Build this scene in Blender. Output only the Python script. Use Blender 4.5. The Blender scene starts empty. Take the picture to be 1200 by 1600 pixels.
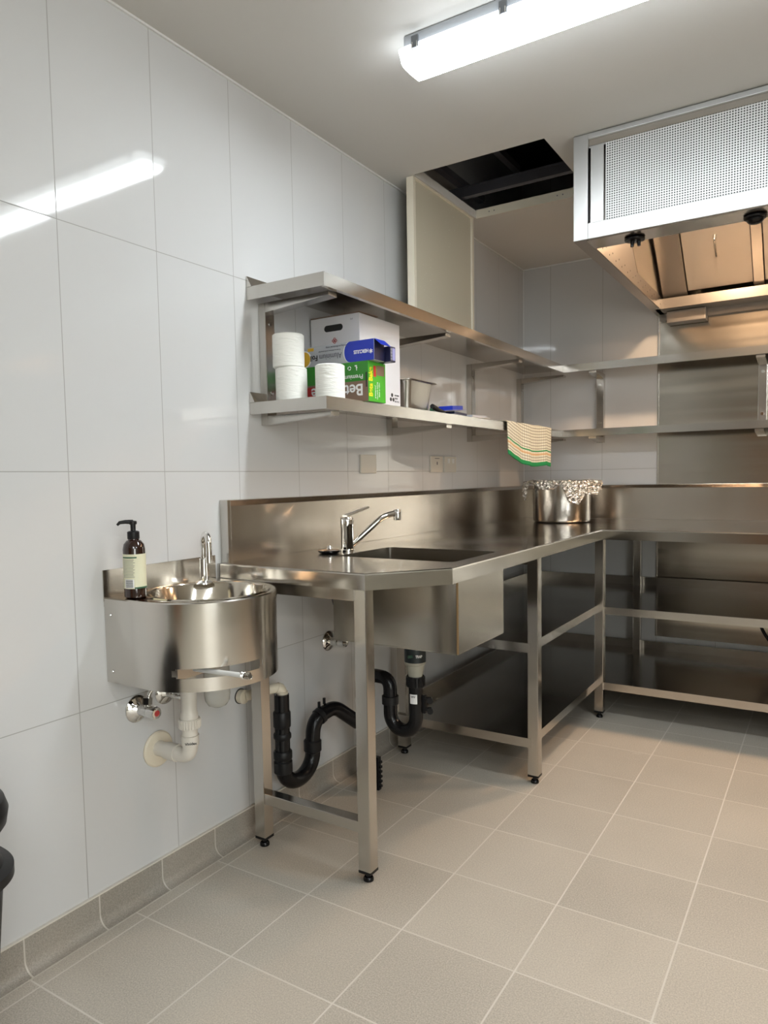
import bpy, bmesh, math, random
from mathutils import Vector, Matrix, noise
PI = math.pi
random.seed(7)
SC = bpy.context.scene
COL = SC.collection

# ------------------------------------------------------------------ camera
YAW, PITCH, ROLL, FPX = 0.5676, -0.0696, -0.0177, 1121.2
f = Vector((-math.sin(YAW)*math.cos(PITCH), math.cos(YAW)*math.cos(PITCH), math.sin(PITCH)))
r = f.cross(Vector((0, 0, 1))).normalized(); u = r.cross(f)
c, s = math.cos(ROLL), math.sin(ROLL)
r2, u2 = c*r + s*u, -s*r + c*u
cam = bpy.data.cameras.new('camera'); camo = bpy.data.objects.new('camera', cam); COL.objects.link(camo)
cam.sensor_fit = 'VERTICAL'; cam.sensor_height = 36.0; cam.lens = FPX/1600*36
cam.shift_x = 15.33/1600; cam.shift_y = 26.41/1600; cam.clip_start = 0.02
mw = Matrix.Identity(4)
for i in range(3):
    mw[i][0], mw[i][1], mw[i][2] = r2[i], u2[i], -f[i]
mw.translation = Vector((1.5702, 0.0, 1.1373))
camo.matrix_world = mw
SC.camera = camo
SC.view_settings.view_transform = 'Standard'; SC.view_settings.look = 'None'
SC.view_settings.exposure = 1.58; SC.view_settings.gamma = 1.0; SC.view_settings.use_curve_mapping = False
w = bpy.data.worlds.new('world'); SC.world = w; w.use_nodes = True
w.node_tree.nodes['Background'].inputs[0].default_value = (0.9, 0.95, 1.0, 1)
w.node_tree.nodes['Background'].inputs[1].default_value = 0.05
LAMP_STRENGTH = 15.0
LAMP_COLOR = (0.885, 0.955, 1.0)
HOOD_LAMP_W = 4.6
HOOD_COLOR = (1.0, 0.68, 0.42)

# ------------------------------------------------------------------ materials
def lin(v):
    v /= 255.0
    return v/12.92 if v <= 0.04045 else ((v+0.055)/1.055)**2.4
def rgb(a, b, c_): return (lin(a), lin(b), lin(c_), 1)
class NT:
    def __init__(self, name):
        self.m = bpy.data.materials.new(name); self.m.use_nodes = True
        self.t = self.m.node_tree; self.b = self.t.nodes['Principled BSDF']
    def n(self, ty, **kw):
        n = self.t.nodes.new(ty)
        for k, v in kw.items(): setattr(n, k, v)
        return n
    def l(self, a, b): self.t.links.new(a, b)
    def math(self, op, a, b=None, c_=None):
        n = self.n('ShaderNodeMath', operation=op)
        for i, v in enumerate((a, b, c_)):
            if v is None: continue
            if isinstance(v, (int, float)): n.inputs[i].default_value = v
            else: self.l(v, n.inputs[i])
        return n.outputs[0]
    def vmath(self, op, a, b=None):
        n = self.n('ShaderNodeVectorMath', operation=op)
        for i, v in enumerate((a, b)):
            if v is None: continue
            if isinstance(v, (tuple, list)): n.inputs[i].default_value = v
            elif isinstance(v, (int, float)): n.inputs['Scale'].default_value = v
            else: self.l(v, n.inputs[i])
        return n.outputs[0]
    def mix(self, fac, a, b):
        n = self.n('ShaderNodeMix', data_type='RGBA')
        for i, v in ((0, fac), (6, a), (7, b)):
            if isinstance(v, (int, float, tuple)): n.inputs[i].default_value = v
            else: self.l(v, n.inputs[i])
        return n.outputs[2]
    def noise(self, scale, detail=2, vec=None, rough=0.5, dist=0.0):
        n = self.n('ShaderNodeTexNoise'); n.inputs['Scale'].default_value = scale
        n.inputs['Detail'].default_value = detail; n.inputs['Roughness'].default_value = rough; n.inputs['Distortion'].default_value = dist
        if vec is not None: self.l(vec, n.inputs['Vector'])
        return n.outputs['Fac']
    def rng(self, v, a, b, c_, d):
        n = self.n('ShaderNodeMapRange')
        self.l(v, n.inputs[0])
        for i, x in enumerate((a, b, c_, d)): n.inputs[i+1].default_value = x
        return n.outputs[0]
    def set(self, **kw):
        for k, v in kw.items():
            k = k.replace('_', ' ')
            if isinstance(v, (int, float, tuple)): self.b.inputs[k].default_value = v
            else: self.l(v, self.b.inputs[k])
    def bump(self, h, strength=0.2, dist=0.01, normal=None):
        n = self.n('ShaderNodeBump'); n.inputs['Strength'].default_value = strength; n.inputs['Distance'].default_value = dist
        self.l(h, n.inputs['Height'])
        if normal is not None: self.l(normal, n.inputs['Normal'])
        self.l(n.outputs[0], self.b.inputs['Normal']); return n.outputs[0]
def pos(m):
    return m.n('ShaderNodeNewGeometry').outputs['Position']

def plain(name, col, rough=0.5, metal=0.0, **kw):
    m = NT(name); m.set(Base_Color=col, Roughness=rough, Metallic=metal, **kw)
    nz = m.noise(30, 3, m.n('ShaderNodeTexCoord').outputs['Object'])
    m.l(m.rng(nz, 0, 1, rough*0.85, min(1, rough*1.15)), m.b.inputs['Roughness'])
    return m.m

def tile_material(name, base, grout, axes, org, size, gw, rough, tilt, mottled=0.0, spec=0.5, coat=0.0, groutrough=0.7, speck=0.0):
    m = NT(name)
    p = pos(m)
    sep = m.n('ShaderNodeSeparateXYZ'); m.l(p, sep.inputs[0])
    a = m.math('DIVIDE', m.math('SUBTRACT', sep.outputs[axes[0]], org[0]), size[0])
    b = m.math('DIVIDE', m.math('SUBTRACT', sep.outputs[axes[1]], org[1]), size[1])
    masks = []
    for v, sz in ((a, size[0]), (b, size[1])):
        fr = m.math('FRACT', v)
        d = m.math('MULTIPLY', m.math('MINIMUM', fr, m.math('SUBTRACT', 1.0, fr)), sz)
        masks.append(m.rng(d, gw*0.35, gw*0.65, 1, 0))
    g = m.math('MAXIMUM', masks[0], masks[1])
    comb = m.n('ShaderNodeCombineXYZ'); m.l(m.math('FLOOR', a), comb.inputs[0]); m.l(m.math('FLOOR', b), comb.inputs[1])
    wn = m.n('ShaderNodeTexWhiteNoise', noise_dimensions='3D'); m.l(comb.outputs[0], wn.inputs['Vector'])
    geo = m.n('ShaderNodeNewGeometry')
    off = m.vmath('SCALE', m.vmath('SUBTRACT', wn.outputs['Color'], (0.5, 0.5, 0.5)), tilt)
    nn = m.vmath('NORMALIZE', m.vmath('ADD', geo.outputs['Normal'], off))
    col = base
    n1 = m.noise(3.0, 4, p); 
    v = m.rng(m.math('ADD', m.math('MULTIPLY', n1, 0.7), m.math('MULTIPLY', wn.outputs['Value'], 0.3)), 0.3, 0.75, 1-mottled, 1+mottled)
    hs = m.n('ShaderNodeHueSaturation'); hs.inputs['Color'].default_value = base
    m.l(v, hs.inputs['Value'])
    col = hs.outputs[0]
    if speck:
        sp = m.noise(260, 2, p, 0.7)
        col = m.mix(m.rng(sp, 0.42, 0.62, 0, speck), col, (base[0]*1.6, base[1]*1.6, base[2]*1.6, 1))
        sp2 = m.noise(330, 2, m.vmath('ADD', p, (3.1, 4.2, 5.3)), 0.7)
        col = m.mix(m.rng(sp2, 0.5, 0.68, 0, speck), col, (base[0]*0.5, base[1]*0.5, base[2]*0.5, 1))
        st = m.noise(1.7, 5, m.vmath('ADD', p, (9.1, 1.2, 0)), 0.65, 0.6)
        col = m.mix(m.rng(st, 0.62, 0.8, 0, 0.18), col, (base[0]*0.6, base[1]*0.56, base[2]*0.5, 1))
        sc = m.noise(9, 4, m.vmath('ADD', p, (2.1, 7.2, 0)), 0.7, 1.5)
        col = m.mix(m.rng(sc, 0.71, 0.78, 0, 0.35), col, (0.6, 0.57, 0.52, 1))
    m.l(m.mix(g, col, grout), m.b.inputs['Base Color'])
    m.l(m.rng(g, 0, 1, rough, groutrough), m.b.inputs['Roughness'])
    wav = m.noise(1.6, 1, p)
    hgt = m.math('ADD', m.math('MULTIPLY', g, -0.25), m.math('MULTIPLY', wav, 0.0))
    m.bump(hgt, 0.35, 0.002, nn)
    m.set(Specular_IOR_Level=spec, Coat_Weight=coat, Coat_Roughness=0.04)
    return m.m

W_BASE = rgb(203, 203, 203)
GROUT = (0.34, 0.335, 0.32, 1)
m_wall_left = tile_material('white_gloss_wall_tile', W_BASE, GROUT, (1, 2), (1.0811-3.0, 1.1679-1.8), (0.3, 0.6), 0.0022, 0.055, 0.010, 0.01, spec=0.42)
m_wall_back = tile_material('white_gloss_wall_tile_back', W_BASE, GROUT, (0, 2), (0.1659-3.0, 1.1679-1.8), (0.3, 0.6), 0.0022, 0.055, 0.010, 0.01, spec=0.42)
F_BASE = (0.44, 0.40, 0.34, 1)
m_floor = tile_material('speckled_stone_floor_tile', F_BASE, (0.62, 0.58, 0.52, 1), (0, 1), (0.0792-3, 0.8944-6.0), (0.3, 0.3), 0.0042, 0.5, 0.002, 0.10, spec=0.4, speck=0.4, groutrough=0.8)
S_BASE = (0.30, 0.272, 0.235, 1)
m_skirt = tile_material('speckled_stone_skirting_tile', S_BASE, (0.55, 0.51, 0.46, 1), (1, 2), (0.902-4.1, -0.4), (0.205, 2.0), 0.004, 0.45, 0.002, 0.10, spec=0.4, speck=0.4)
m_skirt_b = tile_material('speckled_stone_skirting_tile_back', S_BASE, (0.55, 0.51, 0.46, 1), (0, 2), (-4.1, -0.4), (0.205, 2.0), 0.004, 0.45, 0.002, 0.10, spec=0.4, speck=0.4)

def ceiling_mat():
    m = NT('matt_ceiling_paint'); p = pos(m)
    n1 = m.noise(1.2, 3, p)
    m.l(m.mix(n1, rgb(200, 198, 194), rgb(208, 206, 202)), m.b.inputs['Base Color'])
    m.set(Roughness=0.75, Specular_IOR_Level=0.3)
    m.bump(m.noise(90, 2, p), 0.05, 0.002)
    return m.m
m_ceiling = ceiling_mat()
m_plain_wall = plain('plain_painted_wall', rgb(158, 155, 143), 0.6)

def steel(name, col, r0, r1, axis=0, streak=0.04, smudge=0.5, scale=1.0, aniso=0.0, dirt=0.0, bulge=0.8, bsc=None):
    m = NT(name); tc = m.n('ShaderNodeTexCoord').outputs['Object']
    mp = m.n('ShaderNodeMapping'); m.l(tc, mp.inputs[0])
    sc = [110*scale]*3; sc[axis] = 1.5*scale
    mp.inputs['Scale'].default_value = sc
    st = m.noise(1.0, 3, mp.outputs[0], 0.6)
    sm = m.noise(2.5, 1, tc, 0.5, 0.0)
    rr = m.rng(sm, 0.3, 0.75, r0, r1)
    rr = m.math('ADD', rr, m.math('MULTIPLY', m.math('SUBTRACT', st, 0.5), 0.03))
    m.l(rr, m.b.inputs['Roughness'])
    c2 = tuple(x*(1-smudge*0.2) for x in col[:3])+(1,)
    cc = m.mix(m.rng(sm, 0.35, 0.8, 0, 1), col, c2)
    if dirt:
        dn = m.noise(14, 5, tc, 0.7, 1.0)
        cc = m.mix(m.rng(dn, 0.58, 0.72, 0, dirt), cc, (col[0]*0.45, col[1]*0.40, col[2]*0.33, 1))
    m.l(cc, m.b.inputs['Base Color'])
    m.set(Metallic=1.0, Anisotropic=aniso)
    bv = tc
    if bsc:
        mp2 = m.n('ShaderNodeMapping'); m.l(tc, mp2.inputs[0]); mp2.inputs['Scale'].default_value = bsc; bv = mp2.outputs[0]
    m.bump(m.math('MULTIPLY', m.noise(1.3, 1 if bsc else 0, bv), bulge), streak, 0.004)
    return m.m
ST = (0.60, 0.57, 0.53, 1)
m_steel_y = steel('brushed_steel_along_wall', ST, 0.17, 0.23, 1)
m_steel_x = steel('brushed_steel_across', ST, 0.17, 0.23, 0)
m_steel_z = steel('brushed_steel_upright', ST, 0.18, 0.235, 2)
m_top = steel('polished_steel_worktop', (0.52, 0.49, 0.45, 1), 0.10, 0.20, 1, streak=0.02)
m_shelf_under = steel('folded_steel_shelf', (0.52, 0.49, 0.455, 1), 0.16, 0.23, 1, streak=0.02)
m_under = steel('shade_toned_steel_undershelf', (0.36, 0.34, 0.315, 1), 0.12, 0.2, 0)  # base colour lowered to put the under-bench shade into the steel
m_splash = steel('smeared_steel_splashback', (0.60, 0.555, 0.50, 1), 0.18, 0.235, 1, streak=0.3, smudge=0.35, bulge=1.5, bsc=(4, 5, 0.8))
m_clad = steel('steel_wall_sheet', (0.56, 0.52, 0.46, 1), 0.16, 0.22, 0, streak=0.5, bulge=2.5, bsc=(0.7, 1, 7))
m_basin = steel('satin_steel_basin', (0.66, 0.63, 0.59, 1), 0.15, 0.2, 2, streak=0.02, bulge=0.0)
m_basin_in = steel('polished_basin_bowl', (0.66, 0.61, 0.53, 1), 0.08, 0.16, 2, streak=0.01)
m_hood = steel('bright_steel_hood', (0.46, 0.457, 0.445, 1), 0.40, 0.5, 0, streak=0.02, smudge=0.15)
m_hood_in = steel('brushed_steel_hood_inside', (0.40, 0.375, 0.35, 1), 0.31, 0.38, 2, streak=0.02)
m_filter = steel('steel_grease_filter', (0.66, 0.60, 0.53, 1), 0.5, 0.6, 0, streak=0.02, smudge=0.1)
m_pot = steel('dull_steel_pot', (0.62, 0.59, 0.55, 1), 0.18, 0.235, 2, streak=0.03)
m_sinkbowl = steel('welded_steel_sink', (0.52, 0.485, 0.43, 1), 0.18, 0.235, 2, streak=0.02, smudge=0.4)
m_pan = steel('steel_pan', (0.50, 0.47, 0.43, 1), 0.30, 0.38, 2)
m_weld = plain('brown_weld_stain', (0.30, 0.20, 0.10, 1), 0.45, 0.8)
m_chrome = plain('chrome', (0.78, 0.77, 0.75, 1), 0.06, 1.0)
m_black = plain('black_plastic', (0.006, 0.006, 0.007, 1), 0.22, Specular_IOR_Level=0.3)
m_blackmatt = plain('matt_black_plastic', (0.009, 0.009, 0.010, 1), 0.4, Specular_IOR_Level=0.3)
m_rubber = plain('black_rubber', (0.01, 0.01, 0.01, 1), 0.6)
m_dark = plain('dark_void', (0.012, 0.012, 0.016, 1), 0.8)
m_galv = plain('dark_galvanised_channel', (0.10, 0.10, 0.12, 1), 0.45, 0.6)
m_pvc = plain('white_pvc', rgb(214, 208, 198), 0.35)
m_cream = plain('cream_pvc', rgb(218, 208, 188), 0.4)
m_greyp = plain('pale_grey_plastic', rgb(160, 158, 145), 0.4)
m_white = plain('white_plastic', rgb(222, 222, 220), 0.35)
m_plate = plain('ivory_switch_plate', rgb(205, 200, 190), 0.3)
m_red = plain('red_marker', rgb(180, 60, 60), 0.4)
m_alu = plain('aluminium_edge', rgb(222, 214, 196), 0.5)
m_conduit = plain('grey_lamp_housing', rgb(172, 176, 182), 0.5)

m_clip = plain('grey_metal_clip', rgb(128, 132, 138), 0.4, 0.5)
def board_mat():
    m = NT('speckled_beige_board'); p = m.n('ShaderNodeTexCoord').outputs['Object']
    sp = m.n('ShaderNodeTexVoronoi'); sp.inputs['Scale'].default_value = 55; m.l(p, sp.inputs['Vector'])
    n1 = m.noise(5, 3, p)
    mk = m.math('MULTIPLY', m.rng(sp.outputs['Distance'], 0.06, 0.15, 1, 0), m.rng(n1, 0.52, 0.62, 0, 1))
    m.l(m.mix(m.math('MULTIPLY', mk, 0.7), rgb(196, 188, 168), rgb(238, 236, 226)), m.b.inputs['Base Color'])
    m.set(Roughness=0.5); return m.m
m_board = board_mat()

def perforated():
    m = NT('perforated_white_sheet'); p = pos(m)
    sep = m.n('ShaderNodeSeparateXYZ'); m.l(p, sep.inputs[0])
    P = 0.0083
    fx = m.math('SUBTRACT', m.math('FRACT', m.math('DIVIDE', sep.outputs[0], P)), 0.5)
    fz = m.math('SUBTRACT', m.math('FRACT', m.math('DIVIDE', sep.outputs[2], P)), 0.5)
    d = m.math('SQRT', m.math('ADD', m.math('MULTIPLY', fx, fx), m.math('MULTIPLY', fz, fz)))
    mk = m.rng(d, 0.28, 0.35, 1, 0)
    m.l(m.mix(mk, (0.60, 0.60, 0.59, 1), (0.03, 0.03, 0.03, 1)), m.b.inputs['Base Color'])
    m.l(m.rng(mk, 0, 1, 0.3, 0.0), m.b.inputs['Metallic'])
    m.set(Roughness=0.45); m.bump(mk, -0.4, 0.002); return m.m
m_perf = perforated()

def emis(name, col, st):
    m = NT(name); m.set(Base_Color=(0.9, 0.9, 0.9, 1), Emission_Color=col+(1,), Emission_Strength=st, Roughness=0.5); return m.m
def diffuser_mat():
    # lens sides given a weaker glow than the face to darken the upper wall
    m = NT('lit_batten_diffuser'); sep = m.n('ShaderNodeSeparateXYZ'); m.l(m.n('ShaderNodeTexCoord').outputs['Object'], sep.inputs[0])
    st = m.rng(sep.outputs[2], 2.356-0.080, 2.356-0.060, LAMP_STRENGTH*1.25, LAMP_STRENGTH*0.14)
    m.set(Base_Color=(0.9, 0.9, 0.9, 1), Emission_Color=LAMP_COLOR+(1,), Roughness=0.5); m.l(st, m.b.inputs['Emission Strength']); return m.m
m_diff = diffuser_mat()
m_glow = emis('lit_hood_lamp_lens', HOOD_COLOR, 8.0)

def paper_mat():
    m = NT('crinkled_paper_towel'); p = m.n('ShaderNodeTexCoord').outputs['Object']
    mp = m.n('ShaderNodeMapping'); m.l(p, mp.inputs[0]); mp.inputs['Scale'].default_value = (14, 14, 75)
    n1 = m.noise(1.0, 4, mp.outputs[0], 0.6, 1.2)
    m.set(Base_Color=rgb(238, 238, 232), Roughness=0.9, Specular_IOR_Level=0.1)
    m.bump(n1, 0.55, 0.008); return m.m
m_paper = paper_mat()
def bottle_mat():
    m = NT('dark_amber_plastic'); m.set(Base_Color=(0.018, 0.004, 0.002, 1), Roughness=0.08, Specular_IOR_Level=0.7, Coat_Weight=0.4); return m.m
m_amber = bottle_mat()
def clearp():
    m = NT('cloudy_clear_plastic'); m.set(Base_Color=(0.85, 0.84, 0.80, 1), Roughness=0.18, Transmission_Weight=0.65, IOR=1.3); return m.m
m_clear = clearp()
def foilmat():
    m = NT('crumpled_foil'); p = m.n('ShaderNodeTexCoord').outputs['Object']
    v = m.n('ShaderNodeTexVoronoi'); v.inputs['Scale'].default_value = 60; m.l(p, v.inputs['Vector'])
    m.set(Base_Color=(0.86, 0.84, 0.80, 1), Metallic=1.0, Roughness=0.14)
    m.bump(m.math('ADD', v.outputs['Distance'], m.noise(70, 3, p)), 1.0, 0.012); return m.m
m_foil = foilmat()
def towelmat():
    m = NT('checked_tea_towel'); uv = m.n('ShaderNodeUVMap').outputs[0]
    sep = m.n('ShaderNodeSeparateXYZ'); m.l(uv, sep.inputs[0])
    U, V = sep.outputs[0], sep.outputs[1]           # metres along the hem / up from the hem
    def line(v, pitch, wd, o=0.0):
        fr = m.math('FRACT', m.math('DIVIDE', m.math('ADD', v, o), pitch))
        return m.math('LESS_THAN', m.math('MULTIPLY', fr, pitch), wd)
    def band(a, b): return m.math('MULTIPLY', m.math('GREATER_THAN', V, a), m.math('LESS_THAN', V, b))
    cream, green = (0.70, 0.72, 0.645, 1), (0.03, 0.27, 0.10, 1)
    col = m.mix(m.math('MULTIPLY', line(U, 0.022, 0.006), 0.7), cream, (0.42, 0.36, 0.22, 1))
    col = m.mix(m.math('MULTIPLY', line(V, 0.0145, 0.0028), 0.8), col, (0.07, 0.055, 0.05, 1))
    col = m.mix(m.math('MULTIPLY', band(0.055, 0.066), 0.5), col, (0.75, 0.38, 0.12, 1))
    col = m.mix(band(0.0735, 0.0795), col, green)
    col = m.mix(band(-0.01, 0.021), col, green)
    col = m.mix(m.math('GREATER_THAN', V, 0.40), col, green)
    m.l(col, m.b.inputs['Base Color']); m.set(Roughness=0.95, Specular_IOR_Level=0.1)
    m.bump(m.noise(250, 2, m.n('ShaderNodeTexCoord').outputs['Object']), 0.3, 0.002); return m.m
m_towel = towelmat()
m_carton = plain('white_cardboard', rgb(226, 224, 226), 0.7)
m_green = plain('green_print', (0.035, 0.24, 0.025, 1), 0.4)
m_lime = plain('bright_green_print', (0.06, 0.42, 0.02, 1), 0.4)
m_brown = plain('brown_print', rgb(132, 108, 92), 0.5)
m_yellow = plain('yellow_print', (0.85, 0.75, 0.02, 1), 0.4)
m_gold = plain('golden_food_print', (0.75, 0.45, 0.04, 1), 0.4)
m_blue = plain('royal_blue_print', (0.012, 0.035, 0.42, 1), 0.3)
m_navy = plain('navy_print', (0.012, 0.013, 0.05, 1), 0.35)
m_silver = plain('silver_grey_print', rgb(178, 180, 186), 0.4)
m_lavender = plain('pale_violet_print', rgb(150, 150, 200), 0.4)
m_inkw = plain('white_ink', rgb(236, 236, 236), 0.5)
m_inkb = plain('black_ink', (0.02, 0.02, 0.02, 1), 0.5)
m_inkg = plain('grey_ink', (0.13, 0.13, 0.15, 1), 0.5)
m_label = plain('cream_label', rgb(222, 220, 192), 0.5)
m_lgreen = plain('dark_green_label', (0.02, 0.10, 0.05, 1), 0.5)
m_crimson = plain('red_print', (0.5, 0.02, 0.02, 1), 0.4)
m_wood = plain('brown_door', rgb(120, 88, 60), 0.5)

# ------------------------------------------------------------------ mesh helpers
class B:
    """collects shapes in world coordinates and links them as one mesh object"""
    def __init__(self): self.bm = bmesh.new(); self.smooth = []
    def box(self, x0, x1, y0, y1, z0, z1, bev=0.0, mat=0):
        before = set(self.bm.faces)
        res = bmesh.ops.create_cube(self.bm, size=1.0)
        for v in res['verts']:
            v.co = Vector((x0+(v.co.x+.5)*(x1-x0), y0+(v.co.y+.5)*(y1-y0), z0+(v.co.z+.5)*(z1-z0)))
        if bev:
            es = list({e for v in res['verts'] for e in v.link_edges})
            bmesh.ops.bevel(self.bm, geom=es, offset=bev, segments=2, profile=0.7, affect='EDGES')
        for fc in self.bm.faces:
            if fc not in before: fc.material_index = mat
        return self
    def tube(self, pts, rad, seg=16, cap=True, mat=0, smooth=True):
        pts = [Vector(p) for p in pts]; n = len(pts)
        rads = rad if isinstance(rad, (list, tuple)) else [rad]*n
        rings = []; prev = None
        for i, p in enumerate(pts):
            t = (pts[min(i+1, n-1)]-pts[max(i-1, 0)]).normalized()
            if prev is None:
                a = Vector((0, 0, 1)) if abs(t.z) < 0.9 else Vector((1, 0, 0))
                nx = t.cross(a).normalized()
            else:
                nx = (prev - t*prev.dot(t)).normalized()
            prev = nx; ny = t.cross(nx)
            rings.append([self.bm.verts.new(p + rads[i]*(math.cos(2*PI*k/seg)*nx + math.sin(2*PI*k/seg)*ny)) for k in range(seg)])
        for i in range(n-1):
            for k in range(seg):
                fc = self.bm.faces.new((rings[i][k], rings[i][(k+1) % seg], rings[i+1][(k+1) % seg], rings[i+1][k]))
                fc.smooth = smooth; fc.material_index = mat
        if cap:
            for rg in (rings[0][::-1], rings[-1]):
                fc = self.bm.faces.new(rg); fc.material_index = mat
        return self
    def cyl(self, p0, p1, r0, r1=None, seg=24, mat=0):
        r1 = r0 if r1 is None else r1
        return self.tube([p0, p1], [r0, r1], seg, True, mat)
    def lathe(self, prof, cx, cy, seg=48, mat=0, cap=True, axis='z'):
        rings = []
        for rr, z in prof:
            rings.append([self.bm.verts.new((cx+rr*math.cos(2*PI*k/seg), cy+rr*math.sin(2*PI*k/seg), z)) for k in range(seg)])
        for i in range(len(rings)-1):
            for k in range(seg):
                fc = self.bm.faces.new((rings[i][k], rings[i][(k+1) % seg], rings[i+1][(k+1) % seg], rings[i+1][k]))
                fc.smooth = True; fc.material_index = mat
        if cap:
            if prof[0][0] > 1e-6: self.bm.faces.new(rings[0][::-1]).material_index = mat
            if prof[-1][0] > 1e-6: self.bm.faces.new(rings[-1]).material_index = mat
        return self
    def disc(self, ctr, axis, prof, seg=28, mat=0):
        """profile (radius, distance along axis) turned about an axis from a centre"""
        ax = Vector(axis).normalized()
        return self.tube([Vector(ctr)+ax*(d+1e-5*i) for i, (_, d) in enumerate(prof)], [max(q, 1e-4) for q, _ in prof], seg, True, mat)
    def prism(self, poly, z0, z1, mat=0):
        lo = [self.bm.verts.new((x, y, z0)) for x, y in poly]; hi = [self.bm.verts.new((x, y, z1)) for x, y in poly]
        n = len(poly)
        self.bm.faces.new(lo[::-1]).material_index = mat; self.bm.faces.new(hi).material_index = mat
        for i in range(n): self.bm.faces.new((lo[i], lo[(i+1) % n], hi[(i+1) % n], hi[i])).material_index = mat
        return self
    def quad(self, *ps, mat=0):
        fc = self.bm.faces.new([self.bm.verts.new(p) for p in ps]); fc.material_index = mat; return self
    def slab(self, quadpts, d, mat=0):
        """a quad given thickness along the vector d"""
        d = Vector(d); a = [self.bm.verts.new(p) for p in quadpts]; b = [self.bm.verts.new(Vector(p)+d) for p in quadpts]
        n = len(a)
        self.bm.faces.new(a).material_index = mat; self.bm.faces.new(b[::-1]).material_index = mat
        for i in range(n): self.bm.faces.new((a[i], b[i], b[(i+1) % n], a[(i+1) % n])).material_index = mat
        return self
    def obj(self, name, mat, parent=None, fix=True, auto=True):
        if fix: bmesh.ops.recalc_face_normals(self.bm, faces=self.bm.faces)
        me = bpy.data.meshes.new(name); self.bm.to_mesh(me); self.bm.free()
        for mm in (mat if isinstance(mat, (list, tuple)) else [mat]): me.materials.append(mm)
        if auto and any(p.use_smooth for p in me.polygons): me.set_sharp_from_angle(angle=math.radians(38))
        o = bpy.data.objects.new(name, me); COL.objects.link(o)
        if parent is not None:
            o.parent = parent
            if parent.type == 'EMPTY': o.matrix_parent_inverse = Matrix.Translation(-parent.location)
        return o
def thing(name, label, cat, loc, group=None):
    o = bpy.data.objects.new(name, None); o.empty_display_size = 0.05; o.location = loc; COL.objects.link(o)
    o['label'] = label; o['category'] = cat
    if group: o['group'] = group
    return o
def tag(o, label, cat, group=None):
    o['label'] = label; o['category'] = cat
    if group: o['group'] = group
    return o
def struct(o): o['kind'] = 'structure'; return o
def smooth_path(pts, n=8):
    """Catmull-Rom through points"""
    P = [Vector(p) for p in pts]; P = [P[0]*2-P[1]] + P + [P[-1]*2-P[-2]]; out = []
    for i in range(1, len(P)-2):
        for k in range(n):
            t = k/n; a, b, c_, d = P[i-1], P[i], P[i+1], P[i+2]
            out.append(0.5*((2*b)+(c_-a)*t+(2*a-5*b+4*c_-d)*t*t+(3*b-a-3*c_+d)*t**3))
    out.append(P[-2]); return out
def rounded(pts, rad, n=8):
    """polyline with arcs at its corners"""
    P = [Vector(p) for p in pts]; out = [P[0]]
    for i in range(1, len(P)-1):
        a, b = (P[i-1]-P[i]), (P[i+1]-P[i])
        rr = min(rad, a.length*0.49, b.length*0.49) if not isinstance(rad, (list, tuple)) else rad[i-1]
        p0, p1 = P[i]+a.normalized()*rr, P[i]+b.normalized()*rr
        for k in range(n+1):
            t = k/n; out.append(p0*(1-t)**2+P[i]*2*t*(1-t)+p1*t*t)
    out.append(P[-1]); return out
def text(body, size, origin, xd, yd, mat, parent, name='lettering', align='CENTER', bold=0.0, sx=1.0, depth=0.0003):
    cu = bpy.data.curves.new(name, 'FONT'); cu.body = body; cu.size = size; cu.align_x = align; cu.align_y = 'CENTER'
    cu.extrude = depth; cu.offset = bold; cu.space_character = 1.0
    tmp = bpy.data.objects.new('tmp', cu); COL.objects.link(tmp)
    bpy.context.view_layer.update()
    me = bpy.data.meshes.new_from_object(tmp.evaluated_get(bpy.context.evaluated_depsgraph_get()))
    bpy.data.objects.remove(tmp)
    xd, yd = Vector(xd).normalized(), Vector(yd).normalized(); zd = xd.cross(yd)
    M = Matrix.Identity(4)
    for i in range(3): M[i][0], M[i][1], M[i][2], M[i][3] = xd[i]*sx, yd[i], zd[i], origin[i]
    me.transform(M); me.materials.clear(); me.materials.append(mat)
    o = bpy.data.objects.new(name, me); COL.objects.link(o)
    if parent is not None:
        o.parent = parent
        if parent.type == 'EMPTY': o.matrix_parent_inverse = Matrix.Translation(-parent.location)
    return o

# ------------------------------------------------------------------ the room
H, YB, XR, YF = 2.356, 4.156, 4.3, -2.8
struct(B().box(-0.1, XR+.1, YF-.1, YB+.1, -0.1, 0).obj('floor', m_floor))
struct(B().box(-0.1, 0, YF-.1, YB+.1, 0, H+0.6).obj('wall_left', m_wall_left))
struct(B().box(0, XR+.1, YB, YB+.1, 0, H+0.6).obj('wall_back', m_wall_back))
struct(B().box(XR, XR+.1, YF-.1, YB, 0, H+0.6).obj('wall_right', m_plain_wall))
struct(B().box(0, XR, YF-.1, YF, 0, H+0.6).obj('wall_front', plain('dim_painted_wall', rgb(132, 127, 115), 0.6)))
# ceiling with the open access hole
HX0, HX1, HY0, HY1 = 0.125, 0.664, 2.612, 3.215
b = B(); T = 0.035
b.box(0, HX0, YF, YB, H, H+T); b.box(HX1, XR, YF, YB, H, H+T); b.box(HX0, HX1, YF, HY0, H, H+T); b.box(HX0, HX1, HY1, YB, H, H+T)
struct(b.obj('ceiling', m_ceiling))
struct(B().box(0, XR, YF, YB, H+0.55, H+0.6).obj('ceiling_slab', m_dark))
# cove bead where the wall tiles meet the ceiling
struct(B().box(0, 0.006, YF, YB, H-0.006, H).obj('trim_1', m_white))
struct(B().box(0.006, XR, YB-0.006, YB, H-0.006, H).obj('trim_2', m_white))
struct(B().box(0.0, 0.003, YB-0.003, YB, 0.08, H).obj('trim_3', m_white))
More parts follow.
